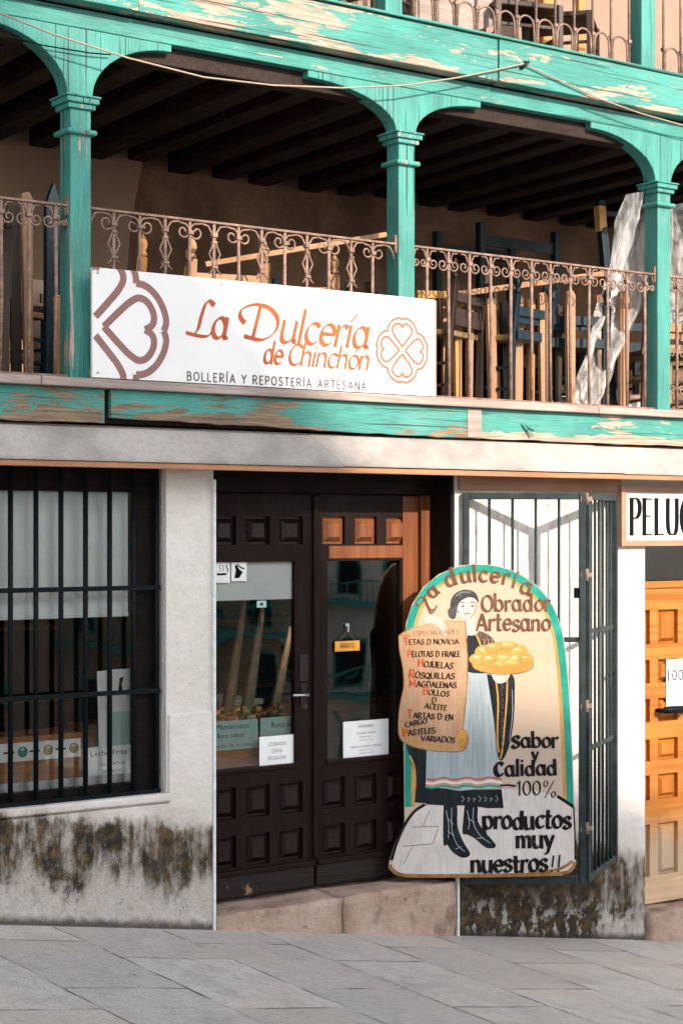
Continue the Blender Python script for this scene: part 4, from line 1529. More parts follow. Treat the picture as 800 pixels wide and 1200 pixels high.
# boots
pl('b_navy', [(230, 1000), (280, 1005), (284, 1090), (305, 1150), (332, 1195), (326, 1212), (296, 1214), (262, 1190), (244, 1165), (230, 1165), (228, 1090)])
pl('b_navy', [(312, 1005), (360, 1008), (364, 1075), (395, 1120), (432, 1165), (424, 1180), (392, 1176), (352, 1142), (322, 1126), (304, 1120), (306, 1070)])
for pts in ([(240, 1030), (250, 1090), (248, 1140)], [(262, 1020), (262, 1100), (280, 1160), (312, 1192)], [(246, 1060), (268, 1085)], [(246, 1110), (272, 1130)],
            [(322, 1030), (330, 1080), (326, 1105)], [(346, 1020), (346, 1080), (372, 1130), (412, 1160)], [(324, 1060), (350, 1080)], [(276, 1182), (300, 1172)], [(360, 1140), (386, 1140)]):
    ln('b_apron', pts, 2.6)
pl('b_navy', [(160, 938), (300, 950), (456, 950), (464, 1024), (400, 1024), (330, 1012), (240, 1012), (162, 1006)], False)
for x in range(300, 450, 22):
    ln('b_apron_dk', [(x, 975 + (x % 3) * 6), (x + 9, 985), (x + 2, 998)], 3)
pl('b_apron', [(318, 486), (402, 486), (418, 600), (430, 740), (444, 850), (457, 946), (360, 948), (290, 955), (225, 942), (160, 942), (164, 790), (300, 780), (316, 620)], False)
for pts in ([(330, 500), (332, 640), (318, 800), (300, 890)], [(372, 520), (384, 680), (388, 880)], [(212, 800), (206, 890)], [(262, 800), (258, 890)], [(402, 620), (414, 760), (424, 890)], [(345, 700), (342, 890)]):
    ln('b_apron_dk', pts, 3.2)
for pts in ([(350, 520), (358, 660), (362, 860)], [(236, 805), (232, 885)]):
    ln('b_apron', pts, 5)
wv = lambda y, a: [(162 + i * 24.5, y + a * math.sin(i * 1.7)) for i in range(13)]
ln('b_scroll', wv(924, 3), 22)
ln('b_red', wv(907, 4), 6)
ln('b_white', wv(921, 4), 9)
ln('b_teal', wv(938, 4), 8)
# hanging shawl at her side
pl('b_navy', [(398, 500), (430, 505), (500, 505), (507, 590), (502, 690), (488, 770), (470, 820), (455, 838), (440, 815), (428, 700), (412, 590)], True)
ln('b_ochre', [(432, 512), (442, 600), (440, 700), (440, 770), (446, 806)], 7)
ln('b_ochre', [(478, 512), (476, 600), (466, 720), (458, 800), (450, 832)], 7)
for y in range(540, 790, 26):
    ln('b_shawl', [(448 + (y % 40) * .3, y), (462, y + 10), (452, y + 20)], 3.5)
ln('b_apron_dk', [(497, 560), (498, 660), (486, 760)], 3)
# bodice and shawl on the shoulders
pl('b_navy', [(326, 340), (352, 330), (392, 340), (428, 372), (434, 440), (430, 490), (322, 490), (314, 430), (318, 380)], True)
pl('b_shawl', [(350, 332), (388, 340), (424, 368), (432, 420), (395, 420), (366, 380)], True)
ln('b_ochre', [(346, 334), (362, 356), (376, 392), (386, 420)], 7)
for x in (384, 400, 414):
    ln('b_scroll', [(x, 362), (x + 6, 372), (x + 2, 384)], 3)
# neck, face, hair, hand
pl('b_skin', [(298, 262), (350, 262), (352, 300), (366, 332), (346, 348), (322, 344), (308, 320)], True)
pl('b_skin', [(278, 206), (312, 188), (352, 192), (364, 220), (362, 252), (346, 276), (320, 288), (296, 276), (278, 250)], True)
pl('b_hair', [(262, 262), (256, 230), (264, 198), (284, 178), (316, 169), (346, 176), (362, 196), (366, 222), (350, 204), (326, 200), (300, 212), (286, 232), (280, 262), (272, 274)], True)
pl('b_hair', [(246, 252), (258, 238), (274, 246), (280, 266), (270, 284), (252, 276)], True)
ln('b_apron_dk', [(276, 196), (300, 180), (330, 180)], 3)
for x in (304, 342):
    ln('b_hair', [(x - 9, 223), (x, 218), (x + 9, 222)], 3)
    pl('b_hair', [(x - 6, 234), (x, 230), (x + 6, 234), (x, 238)])
ln('b_scroll', [(326, 226), (328, 244), (322, 250), (330, 252)], 2.4)
ln('b_red', [(310, 264), (321, 262), (333, 264)], 4.5)
ln('b_scroll', [(312, 270), (322, 272), (332, 269)], 2.5)
pl('b_scroll', [(350, 214), (362, 224), (360, 250), (346, 272), (330, 282), (344, 262), (352, 240)], True)
ln('b_scroll', [(300, 278), (320, 290), (346, 278)], 2.2)
ln('b_shawl', [(284, 250), (288, 262)], 4)
mb.build('painted_woman', None, pb, fix=False)

# tray of bread
mb = MB()
pl('b_skin', [(414, 490), (450, 486), (488, 492), (484, 514), (468, 532), (444, 536), (424, 520)], True)
for x in (440, 456, 470):
    ln('b_scroll', [(x, 500), (x + 2, 526)], 2)
pl('b_ochre', [(337, 450), (352, 440), (460, 432), (566, 440), (580, 452), (572, 476), (530, 494), (458, 499), (386, 492), (346, 474)], True)
ln('b_brown', [(338, 458), (352, 480), (400, 496), (458, 501), (524, 497), (572, 480), (580, 456)], 3)
for i, (x, y, w_, h_) in enumerate(((392, 412, 40, 26), (450, 402, 44, 28), (516, 410, 42, 26), (424, 396, 34, 18), (480, 388, 36, 16), (364, 440, 34, 22), (414, 444, 38, 24), (466, 440, 36, 24), (512, 444, 34, 22), (552, 440, 28, 20), (444, 462, 30, 14), (494, 458, 30, 14))):
    pl('b_rim', [(x + (w_ + 1.6) * math.cos(k * PI / 5), y + 1 + (h_ + 1.2) * math.sin(k * PI / 5)) for k in range(10)], True)
    pl('b_bread' if i % 3 else 'b_ochre', [(x + w_ * math.cos(k * PI / 5) * (1 + .06 * math.sin(k * 2.1 + i)), y + h_ * math.sin(k * PI / 5)) for k in range(10)], True)
    ln('b_ochre', [(x - w_ * .8, y + h_ * .35), (x, y + h_ * .8), (x + w_ * .8, y + h_ * .35)], 6)
    pl('b_bread_hi', [(x - w_ * .25 + w_ * .34 * math.cos(k * PI / 4), y - h_ * .35 + h_ * .26 * math.sin(k * PI / 4)) for k in range(8)], True)
    ln('b_bread_hi', [(x - w_ * .1, y - h_ * .1), (x + w_ * .3, y - h_ * .2), (x + w_ * .55, y + h_ * .1)], 2.5)
ln('b_ochre', [(344, 466), (400, 482), (458, 487), (524, 482), (572, 466)], 8)
mb.build('painted_tray', None, pb, fix=False)

# the scroll with the specialities
mb = MB()
sc = [(58, 350), (98, 325), (200, 298), (300, 294), (312, 300), (316, 360), (321, 440), (318, 560), (306, 680), (300, 722), (322, 730), (323, 764), (306, 792), (284, 800), (190, 795), (95, 770), (58, 728), (62, 620), (78, 540), (74, 470), (62, 410)]
pl('b_rim', [(x + (-4 if x < 200 else 4), y + (4 if y > 500 else -2)) for x, y in sc], True)
pl('b_scroll', sc, True)
pl('b_ochre', [(284, 730), (300, 714), (318, 720), (323, 750), (312, 782), (292, 790), (282, 770)], True)
ln('b_rim', [(284, 732), (300, 716), (318, 724), (320, 755), (306, 780), (296, 770), (302, 750)], 3.5)
ln('b_rim', [(60, 352), (100, 346), (74, 366), (96, 372)], 3)
ln('b_ochre', [(62, 700), (100, 750), (190, 778), (270, 782)], 12)
# her hand lies over its top edge
pl('b_skin', [(154, 288), (172, 274), (204, 276), (228, 292), (240, 318), (242, 342), (232, 348), (218, 326), (206, 312), (184, 300), (160, 302)], True)
for a in ([(186, 290), (206, 306), (222, 334)], [(204, 284), (226, 306), (236, 336)]):
    ln('b_scroll', a, 2)
mb.build('painted_scroll', None, pb, fix=False)
zc = lambda x, y: (33.3 + x * .472, 266.7 + y * .472)
LAY0 = lay[0] + 0.0001
flip = lambda x, y, d: bd(x, -y, d)          # text is written with y upwards
mb = MB()
pen = Pen(mb, flip, nib=0.36, ang=25, thin=0.5, d0=LAY0)
for txt, xa, xb_, ya, yb, h, red in (('ESPECIALIDADES', 170, 548, 172, 160, 36, 0), ('TETAS D NOVICIA', 92, 545, 246, 244, 40, 1), ('PELOTAS D FRAILE', 120, 558, 346, 348, 44, 1), ('HOJUELAS', 205, 498, 428, 446, 48, 1),
                               ('ROSQUILLAS', 130, 513, 518, 536, 48, 1), ('MAGDALENAS', 134, 527, 596, 606, 46, 1), ('BOLLOS', 245, 466, 652, 680, 44, 1), ('D', 318, 362, 722, 722, 40, 0), ('ACEITE', 258, 446, 772, 794, 42, 0),
                               ('TARTAS D EN', 118, 498, 846, 874, 46, 1), ('CARGO', 105, 286, 930, 894, 42, 0), ('PASTELES', 84, 356, 1002, 974, 44, 1), ('VARIADOS', 230, 512, 1038, 1062, 44, 0)):
    mb = pen.mb = MB()
    (x0, y0), (x1, y1) = zc(xa, ya), zc(xb_, yb)
    rot = math.atan2(-(y1 - y0), x1 - x0)
    mb.use('b_black' if h > 38 else 'b_brown')
    pen.nib = 0.36 if h > 38 else 0.2
    pen.text(txt, x0, -y0, h * .472 / 1.5, width=math.hypot(x1 - x0, y1 - y0), rot=rot, jit=0.09, track=0.12, first=('b_red', 1.3, 'b_black') if red else None)
    mb.build('lettering', None, pb, fix=False)
mb = MB()
pen = Pen(mb, flip, nib=0.37, ang=35, thin=0.5, d0=LAY0)
for ch, x, y, s_, rot in (('a', 186, 206, 38, 40), ('d', 244, 160, 42, 18), ('u', 300, 143, 40, 8), ('l', 347, 138, 40, 4), ('c', 367, 138, 40, -2), ('e', 410, 140, 40, -5), ('r', 456, 147, 40, -10), ('í', 494, 160, 40, -14), ('a', 524, 178, 42, -20)):
    pen.text(ch, x, -y, s_, rot=R(rot), xs=1.1)
pen.nib = 0.30
pen.stroke([(128, -212), (142, -198), (158, -208), (166, -228), (178, -248), (196, -246)], 10)
pen.stroke([(160, -192), (150, -216), (132, -232), (124, -220)], 9)
pen.stroke([(170, -236), (184, -262), (204, -232)], 9)
mb.build('lettering', 'b_brown', pb, fix=False)
mb = pen.mb = MB()
pen.text('Obrador', 378, -254, 41, width=276, track=0.1, jit=0.05)
mb.build('lettering', 'b_brown', pb, fix=False)
mb = pen.mb = MB()
pen.text('Artesano', 358, -330, 43, width=294, track=0.1, jit=0.05)
mb.build('lettering', 'b_brown', pb, fix=False)
mb = MB()
pen = Pen(mb, flip, nib=0.40, ang=28, thin=0.42, d0=LAY0)
pen.text('s', 496, -788, 44, xs=1.0)
pen.text('abor', 532, -788, 37, width=150, track=0.1, jit=0.06)
mb.build('lettering', 'b_black', pb, fix=False)
mb = pen.mb = MB()
pen.text('y', 574, -838, 32, xs=1.0)
mb.build('lettering', 'b_black', pb, fix=False)
mb = pen.mb = MB()
pen.text('c', 428, -897, 50, xs=.9)
pen.text('alidad', 470, -897, 38, width=208, track=0.1, jit=0.06)
mb.build('lettering', 'b_black', pb, fix=False)
mb = pen.mb = MB()
pen.nib = 0.22
pen.stroke([(452, -935), (480, -934), (508, -938)], 12)
pen.text('100', 514, -974, 36, width=100, track=0.12)
pen.nib = 0.13
pen.text('%', 618, -982, 42, width=52)
mb.build('lettering', 'b_black', pb, fix=False)
mb = pen.mb = MB()
pen.nib = 0.40
pen.text('productos', 384, -1104, 45, width=348, track=0.08, jit=0.06)
mb.build('lettering', 'b_black', pb, fix=False)
mb = pen.mb = MB()
pen.text('muy', 514, -1180, 44, width=152, track=0.1, jit=0.05)
mb.build('lettering', 'b_black', pb, fix=False)
mb = pen.mb = MB()
pen.text('nuestros', 338, -1274, 44, width=302, track=0.08, jit=0.06)
pen.nib = 0.2
pen.text('!', 648, -1276, 42)
pen.text('!', 672, -1276, 44)
mb.build('lettering', 'b_black', pb, fix=False)

# ------------------------------------------------------------------ the hairdresser's sign
hs = thing('wall_sign', 'white framed wall sign with tall black capitals over the orange door', 'sign', (8.6, 0, 2.0))
sx0, sx1, sz0, sz1 = 7.895, 9.25, 1.995, 2.366
mb = MB()
mb.box(sx0 + .03, sx1 - .03, -0.030, -0.004, sz0 + .02, sz1 - .02)
mb.build('sign_panel', 'white_board', hs)
mb = MB()
mb.cells([sx0, sx0 + .042, sx1 - .042, sx1], [sz0, sz0 + .036, sz1 - .036, sz1], lambda x, z: not (sx0 + .042 < x < sx1 - .042 and sz0 + .036 < z < sz1 - .036), -0.046, -0.002)
mb.build('sign_frame', 'lintel', hs, bevel=0.005)
mb = MB()
on_sign = lambda x, z, d: (x, -0.0312 - d, z)
pen = Pen(mb, on_sign, nib=0.25, ang=0, thin=0.26)
px, pz = at(738, 627, -0.03)
pen.text('PELUQUERÍA', px, pz + 0.003, 0.148, width=1.13, track=0.26, serif=0.15)
mb.build('lettering', 'ink', hs, fix=False)
# ------------------------------------------------------------------ cable along the front
pts = [(-20, 6), (0, 15), (60, 40), (150, 68), (240, 90), (320, 100), (400, 103.5), (475, 100), (535, 91), (580, 82), (612, 75)]
pp = []
for u, v in pts:
    x, z = at(u, v, -0.14)
    pp.append((x, -0.14 - 0.01 * math.sin(u * .02), z))
pts2 = [(616, 76), (650, 92), (700, 115), (750, 133), (800, 147), (840, 156)]
pp += [(at(u, v, -0.135)[0], -0.135, at(u, v, -0.135)[1]) for u, v in pts2]
mb = MB()
cp = []
for i in range(len(pp) - 1):
    for j in range(3):
        cp.append(Vector(pp[i]).lerp(Vector(pp[i + 1]), j / 3))
mb.tube(cp + [pp[-1]], 0.005, 6)
hk = at(613, 75, -0.13)
cb = thing('overhead_cable', 'pale cable slung in a sagging line across the upper turquoise beam', 'cable', (hk[0], -0.12, hk[1]))
mb.build('cable_sheath', 'cable', cb)
mb = MB()
mb.tube([(hk[0] - .02, -0.11, hk[1] - .03), (hk[0], -0.15, hk[1] - .01), (hk[0] + .02, -0.15, hk[1] + .01), (hk[0] + .015, -0.11, hk[1] + .02)], 0.010, 6)
mb.build('cable_hook', 'chair_blue', cb)
pts = [(-20, 30), (0, 40), (50, 53), (105, 62), (130, 64)]
mb = MB()
mb.tube([(at(u, v, -0.05)[0], -0.05, at(u, v, -0.05)[1]) for u, v in pts], 0.004, 6)  # dark tube following a thin dark line on the bracket
tag(mb.build('thin_dark_line', 'black_iron'), 'thin dark line across the bracket of the leftmost turquoise column', 'wire')

# ------------------------------------------------------------------ paper notices, cards and tags
def sheet(name, label, cat, x0, x1, z0, z1, y, mat='paper', tilt=0.0, lean=0.0, lines=(), thick=0.0015, group=None, extra=None):
    """a sheet of paper or card standing in the plane Y=y; lines: (text, cx, z, cap height, width, material) in the sheet's 0..1 frame"""
    t = thing(name, label, cat, ((x0 + x1) / 2, y, z0), group)
    W, Hh = x1 - x0, z1 - z0
    c, s = math.cos(tilt), math.sin(tilt)
    def fn(a, b, d):
        a -= W / 2
        return Vector(((x0 + x1) / 2 + a * c - b * s, y - d + b * math.sin(lean), z0 + (a * s + b * c) * math.cos(lean)))
    mb = MB()
    mb.prism([(0, 0), (W, 0), (W, Hh), (0, Hh)], fn, -thick, 0)
    mb.build('sheet', mat, t)
    if lines:
        for txt, cx, cz, h, w, m in lines:
            mb = MB().use(m)
            printed(mb, txt, fn, cx * W, cz * Hh, h * Hh, w * W if w else None, 'C', 0.0004)
            mb.build('lettering', None, t, fix=False)
    if extra:
        mb = MB()
        extra(mb, fn, W, Hh)
        mb.build('symbol', None, t, fix=False)
    return t

def P4(u0, v0, u1, v1, y):
    x0, x1 = at(u0, 700, y)[0], at(u1, 700, y)[0]
    um = (u0 + u1) / 2
    return x0, x1, at(um, v1, y)[1], at(um, v0, y)[1]

yg = 0.229
x0, x1, z0, z1 = P4(402, 844, 455, 890, yg)
sheet('hours_notice', 'white printed opening hours sheet on the glass of the right door leaf', 'notice', x0, x1, z0, z1, yg, lines=[
    ('HORARIO', .5, .82, .075, .33, 'ink'), ('DE LUNES A VIERNES', .5, .66, .045, .42, 'ink'), ('MAÑANAS: 10 A 14', .5, .57, .03, .30, 'grey_ink'), ('TARDES: 17 A 20', .5, .49, .03, .28, 'grey_ink'),
    ('SÁBADOS, DOMINGOS Y FESTIVOS', .5, .32, .045, .70, 'ink'), ('MAÑANAS: 10 A 15', .5, .24, .03, .30, 'grey_ink'), ('TARDES: 16 A 21', .5, .16, .03, .28, 'grey_ink')])
x0, x1, z0, z1 = P4(304, 862, 345, 896, yg)
sheet('step_notice', 'small white notice taped low on the glass of the left door leaf', 'notice', x0, x1, z0, z1, yg, lines=[
    ('¡CUIDADO', .5, .66, .12, .5, 'grey_ink'), ('CON EL', .5, .42, .12, .32, 'grey_ink'), ('ESCALÓN!', .5, .18, .12, .5, 'grey_ink')])
x0, x1, z0, z1 = P4(256, 657, 345, 703, 0.245)
sheet('paper_sheet', 'plain white paper sheet across the top of the left door glass', 'paper sheet', 5.075, x1, z0, z1, 0.245, 'blind')
ys = 0.228
x0, x1, z0, z1 = P4(252.5, 659, 269.5, 683, ys)
def no_smoking(mb, fn, W, Hh):
    mb.use('ink')
    ribbon(mb, [(W * .1, Hh * .42), (W * .75, Hh * .42)], Hh * .10, fn, .0005)
    ribbon(mb, crom([(W * .8, Hh * .5), (W * .86, Hh * .66), (W * .74, Hh * .75), (W * .8, Hh * .88)]), Hh * .05, fn, .0005)
    for i in range(2):
        ribbon(mb, crom([(W * (.3 + .2 * i), Hh * .55), (W * (.36 + .2 * i), Hh * .66), (W * (.28 + .2 * i), Hh * .75), (W * (.36 + .2 * i), Hh * .88)]), Hh * .03, fn, .0005)
sheet('door_sticker', 'small white no smoking sticker at the corner of the left door glass', 'sticker', x0, x1, z0, z1, ys, extra=no_smoking)
x0, x1, z0, z1 = P4(271, 658, 289, 681, ys)
def no_dogs(mb, fn, W, Hh):
    mb.use('ink')
    mb.poly([fn(W * a, Hh * b, .0005) for a, b in ((.2, .15), (.3, .55), (.22, .75), (.34, .85), (.5, .62), (.75, .45), (.62, .30), (.52, .16))])
    ribbon(mb, crom([(W * .4, Hh * .85), (W * .6, Hh * .7), (W * .85, Hh * .62)]), Hh * .07, fn, .0008)
sheet('door_sticker', 'small white no dogs sticker with a black animal silhouette', 'sticker', x0, x1, z0, z1, ys, extra=no_dogs)
x0, x1, z0, z1 = P4(301, 704, 312, 712, ys)
def dot(mb, fn, W, Hh):
    mb.use('ink').poly([fn(W * .5 + W * .16 * math.cos(k * PI / 5), Hh * .5 + Hh * .2 * math.sin(k * PI / 5), .0005) for k in range(10)])
sheet('door_sticker', 'tiny grey label just under the white shade of the door', 'sticker', x0, x1, z0, z1, ys, 'blue_paper', extra=dot)

# hanging tag ABIERTO
x0, x1, z0, z1 = P4(392, 751, 421, 763, 0.222)
tg = thing('open_tag', 'little orange tag reading abierto hung from a sucker on the door glass', 'tag', ((x0 + x1) / 2, .222, z0))
fn = lambda a, b, d: Vector((a, .222 - d, b))
mb = MB()
mb.box(x0, x1, .218, .224, z0, z1)
mb.build('tag_board', 'tag_orange', tg, bevel=0.002)
mb = MB().use('ink')
printed(mb, 'ABIERTO', fn, (x0 + x1) / 2, z0 + .018, .026, .105, 'C', 0.0046)
mb.build('lettering', None, tg, fix=False)
mb = MB()
xm = (x0 + x1) / 2
zt = at(406, 733, .222)[1]
mb.tube([(x0 + .03, .221, z1), (xm, .215, zt - .03), (x1 - .03, .221, z1)], .0018, 5)
mb.build('cord', 'iron', tg)
mb = MB()
mb.tube([(xm, .228, zt), (xm, .215, zt)], .014, 10)
mb.box(xm - .004, xm + .004, .208, .216, zt - .035, zt + .012)
mb.build('sucker_hook', 'steel', tg)

# notice on the hairdresser's door
x0, x1, z0, z1 = P4(780, 772, 815, 832, .150)
sheet('door_notice', 'white notice with black number and red print on the orange door', 'notice', x0, x1, z0, z1, .150, lines=[('100 €', .5, .58, .22, .9, 'ink'), ('PEINADO', .46, .2, .09, .7, 'red_ink')])

# ------------------------------------------------------------------ behind the left window
bl = thing('roller_blind', 'white roller blind pulled halfway down behind the barred window', 'blind', (3.7, .115, 1.66))
x1 = at(150, 650, .115)[0]
mb = MB()
n = 40
bv = []
for i in range(n + 1):
    x = 2.71 + (x1 - 2.71) * i / n
    bv.append((x,   .117 + .004 * math.sin(x * 23), 0))
zb = at(100, 721, .115)[1]
mb.add([(x, y, zb) for x, y, _ in bv] + [(x, y, 2.33) for x, y, _ in bv], [(i, i + 1, n + 2 + i, n + 1 + i) for i in range(n)], True)
mb.build('blind_fabric', 'blind', bl, fix=False)
mb = MB()
mb.box(2.72, x1, .108, .128, zb - .012, zb + .008)
mb.build('bottom_bar', 'blind', bl, bevel=.003)
mb = MB()
mb.box(2.62, 4.70, .14, .62, 0.60, 0.785)
tag(mb.build('window_shelf', 'dark_lintel'), 'dark inner shelf of the barred window carrying cards and boxes', 'shelf')
mb = MB()
mb.box(2.72, 4.54, .112, .122, .802, .845)
tag(mb.build('shelf_edge_strip', 'steel'), 'pale metal strip along the front of the window shelf', 'strip')
x0, x1, z0, z1 = P4(103, 874, 156, 922, .13)
sheet('window_card', 'white card lettered Leche Frita low behind the window bars', 'card', x0, x1, z0 - .005, z1, .13, lines=[('Leche Frita:', .48, .78, .13, .84, 'ink'), ('LAS AUTENTICAS', .55, .54, .075, .55, 'ink'), ('DE NUESTRO', .55, .36, .075, .45, 'ink'), ('OBRADOR ARTESANO', .5, .13, .085, .92, 'ink')])
x0, x1, z0, z1 = P4(128, 784, 155, 876, .16)
def figure(mb, fn, W, Hh):
    mb.use('ink')
    mb.poly([fn(W * a, Hh * b, .0005) for a, b in ((.4, .80), (.6, .78), (.55, .86), (.62, .93), (.45, .92), (.42, .86))])
    ribbon(mb, [(W * .62, Hh * .80), (W * .8, Hh * .76)], W * .04, fn, .0008)
    mb.use('blue_paper').poly([fn(W * a, Hh * b, .0003) for a, b in ((0.02, .02), (.98, .02), (.98, .62), (.02, .62))])
sheet('window_card', 'tall pale card with a small dark figure standing behind the window bars', 'card', x0, x1, .80, z1, .16, extra=figure)
x0, x1, z0, z1 = P4(117, 786, 129, 876, .18)
sheet('window_card', 'narrow white card edge leaning beside the tall pale card', 'card', x0, x1,   .80, z1, .18, tilt=R(1.5))
x0, x1, z0, z1 = P4(-40, 868, 96, 892, .19)
wb = thing('display_crate', 'brown wooden display crate with a white printed strip in the barred window', 'crate', (3.9, .3, .8))
mb = MB()
mb.box(3.0, at(97, 880, .19)[0], .20, .47, .787, z1 + .02)
mb.build('crate_box', 'box_brown', wb, bevel=.004)
mb = MB()
mb.box(3.1, at(95, 880, .19)[0], .192, .1995, z0, z1 - .01)
mb.build('white_strip', 'paper', wb)
zm = (z0 + z1) / 2 - .005
for i, (u, m) in enumerate(((27, 'green_ink'), (57, 'brown_ink'), (87, 'brown_ink'))):
    x = at(u, 880, .19)[0]
    mb = MB()
    mb.use(m).poly([(x + .028 * math.cos(k * PI / 8), .1912, zm + .028 * math.sin(k * PI / 8)) for k in range(16)])
    mb.use('blue_paper').poly([(x + .012 * math.cos(k * PI / 5), .1908, zm + .014 + .008 * math.sin(k * PI / 5)) for k in range(10)])
    mb.use('ink').poly([(x - .105, .1912, zm - .004), (x - .045, .1912, zm - .004), (x - .045, .1912, zm + .005), (x - .105, .1912, zm + .005)])
    mb.build('logo', None, wb, fix=False)
x0, x1, z0, z1 = P4(96, 848, 124, 874, .36)
bx = thing('cardboard_box', 'small open brown box beside the tall card in the window', 'box', ((x0 + x1) / 2, .4, .8))
mb = MB()
mb.box(x0, x1, .36, .52, .787, z1)
mb.build('box_body', 'box_brown', bx, bevel=.004)
mb = MB()
mb.add([(x0, .36, z1 + .001), (x1, .36, z1 + .001), (x1 - .01, .30, z1 + .03), (x0 + .01, .30, z1 + .03)], [(0, 1, 2, 3)])
mb.build('flap', 'box_brown', bx, fix=False)
# a low steel stand with bottles further back
def bottle(x, y, z, label, mat, k=1.0):
    t = thing('bottle', label, 'bottle', (x, y, z))
    mb = MB()
    mb.lathe(x, y, [(.03 * k, z), (.032 * k, z + .01), (.032 * k, z + .15 * k), (.012 * k, z + .20 * k), (.011 * k, z + .25 * k)], 12)
    mb.build('bottle_glass', mat, t)
    mb = MB()
    mb.lathe(x, y, [(.014 * k, z + .251 * k), (.014 * k, z + .275 * k)], 12)
    mb.build('cap', 'steel', t)
    mb = MB()
    mb.lathe(x, y, [(.0328 * k, z + .04 * k), (.0328 * k, z + .11 * k)], 12)
    mb.build('bottle_label', 'paper', t)
bottle(4.44, .42, .787, 'dark green bottle with white label right of the small brown box', 'green_ink')
bottle(4.30, .50, .787, 'brown bottle with white label behind the small brown box', 'door_lit_brown')

# ------------------------------------------------------------------ behind the door glass
tb = thing('display_table', 'brown wooden display table just inside the left door leaf', 'table', (5.35, .45, .1))
mb = MB()
mb.box(5.02, 5.74, .30, .60, .80, .86)
mb.build('tabletop', 'box_brown', tb, bevel=.006)
mb = MB()
mb.add([(5.02, .295, .74), (5.74, .295, .74), (5.74, .305, .90), (5.02, .305, .90)], [(0, 1, 2, 3)])
mb.box(5.02, 5.74, .296, .31, .74, .925)
mb.build('front_board', 'box_brown', tb)
for x in (5.05, 5.71):
    mb = MB()
    mb.box(x - .025, x + .025, .33, .38, .092, .80)
    mb.build('leg', 'box_brown', tb)
x0, x1, z0, z1 = P4(255, 844, 302, 878, .285)
card_lines = [('Mantecados:', .56, .72, .17, .6, 'ink'), ('Rico sabor', .52, .42, .16, .5, 'ink'), ('Especial de la casa', .5, .10, .12, .75, 'grey_ink')]
sheet('price_card', 'pale green handwritten card on the table, left of the other card', 'card', x0 - .1, x1, z0, z1, .285, 'blue_paper', lines=card_lines)
x0, x1, z0, z1 = P4(305, 840, 346, 872, .284)
sheet('price_card', 'pale green handwritten card partly behind the small white notice', 'card', x0, x1 + .05, z0 - .06, z1, .284, 'blue_paper', lines=[('Rosca de la', .56, .72, .16, .6, 'ink'), ('casa artesana', .5, .46, .10, .7, 'grey_ink')])
tr = thing('pastry_tray', 'long tray of golden pastries above the green cards', 'tray', (5.38, .42, .93))
mb = MB()
mb.box(5.03, 5.74, .312, .60, .93, .95)
mb.build('tray_base', 'steel', tr, bevel=.004)
mb = MB()
from mathutils import noise as nz
for i in range(170):
    x, y = random.uniform(5.06, 5.72), random.uniform(.33, .57)
    z = .955 + random.random() ** 1.3 * .14
    r = random.uniform(.016, .028)
    a = random.uniform(0, 6)
    ring = []
    for k in range(7):
        for (q, hh) in ((1.0, 0), (.72, .7)):
            rr = r * q * (1 + .2 * math.sin(k * 2 + a))
            ring.append((x + rr * math.cos(k * 2 * PI / 7 + a), y + rr * math.sin(k * 2 * PI / 7 + a), z + hh * r))
    mb.use('biscuit' if i % 4 else 'b_bread_hi')
    mb.add(ring, [(2 * k, (2 * k + 2) % 14, (2 * k + 3) % 14, 2 * k + 1) for k in range(7)] + [tuple(range(1, 14, 2)), tuple(range(12, -1, -2))], True)
h = mb.build('pastries', None, None)
tag(h, 'heap of small golden pastries piled on the tray behind the door glass', 'pastries')
h['kind'] = 'stuff'
# parasol shapes added behind the glass in place of its reflections
def parasol(xb, xt, zb, zt, y, label):
    t = thing('reflected_parasol', label, 'parasol', (xb, y, zb), 'parasol shapes standing in for reflections in the shop door')
    mb = MB()
    mb.tube([(xb, y, zb), (xt, y + .05, zt)], .012, 8)
    mb.build('pole', 'chair_wood', t)
    d = Vector((xt - xb, .05, zt - zb))
    prof = [(.02, .98), (.035, .9), (.05, .7), (.062, .45), (.066, .28), (.045, .22)]
    mb = MB()
    n = 12
    vs = []
    for r, f in prof:
        c = Vector((xb, y, zb)) + d * f
        for k in range(n):
            rr = .55 * r * (1.25 if k % 2 else .7)
            vs.append(c + Vector((rr * math.cos(2 * PI * k / n), rr * math.sin(2 * PI * k / n), 0)))
    mb.add(vs, [(i * n + k, i * n + (k + 1) % n, (i + 1) * n + (k + 1) % n, (i + 1) * n + k) for i in range(len(prof) - 1) for k in range(n)], True)
    mb.build('canvas', 'canvas', t)
    return t
for u0_, v0_, u1_, v1_, lab in ((268, 842, 292, 700, 'tan parasol shape standing in for a reflection, leftmost of three in the door glass'), (291, 840, 314, 700, 'tan parasol shape standing in for a reflection, middle of three in the door glass'), (322, 842, 346, 735, 'tan parasol shape standing in for a reflection, rightmost and shortest of three in the door glass')):
    (xa, za), (xb_, zb_) = at(u0_, v0_, .8), at(u1_, v1_, .8)
    zf = .095
    k = (za - zf) / (zb_ - za)
    parasol(xa - (xb_ - xa) * k, xb_, zf, zb_, .8, lab)
ct = thing('shop_counter', 'dark shop counter dimly seen through the right door glass', 'counter', (6.5, 1.9, .1))
mb = MB()
mb.box(5.9, 8.0, 1.6, 2.2, .092, .98)
mb.build('counter_body', 'box_brown', ct, bevel=.01)
mb = MB()
mb.box(5.85, 8.0, 1.55, 2.25, .982, 1.02)
mb.build('counter_top', 'dark_wall', ct, bevel=.006)
sh = thing('wall_shelf', 'dark shelf unit against the back wall of the shop', 'shelf', (6.8, 3.4, .1))
mb = MB()
for z in (.4, .9, 1.4, 1.9):
    mb.box(5.2, 8.0, 3.3, 3.59, z, z + .03)
for x in (5.2, 6.6, 7.97):
    mb.box(x, x + .03, 3.29, 3.595, .1, 2.2)
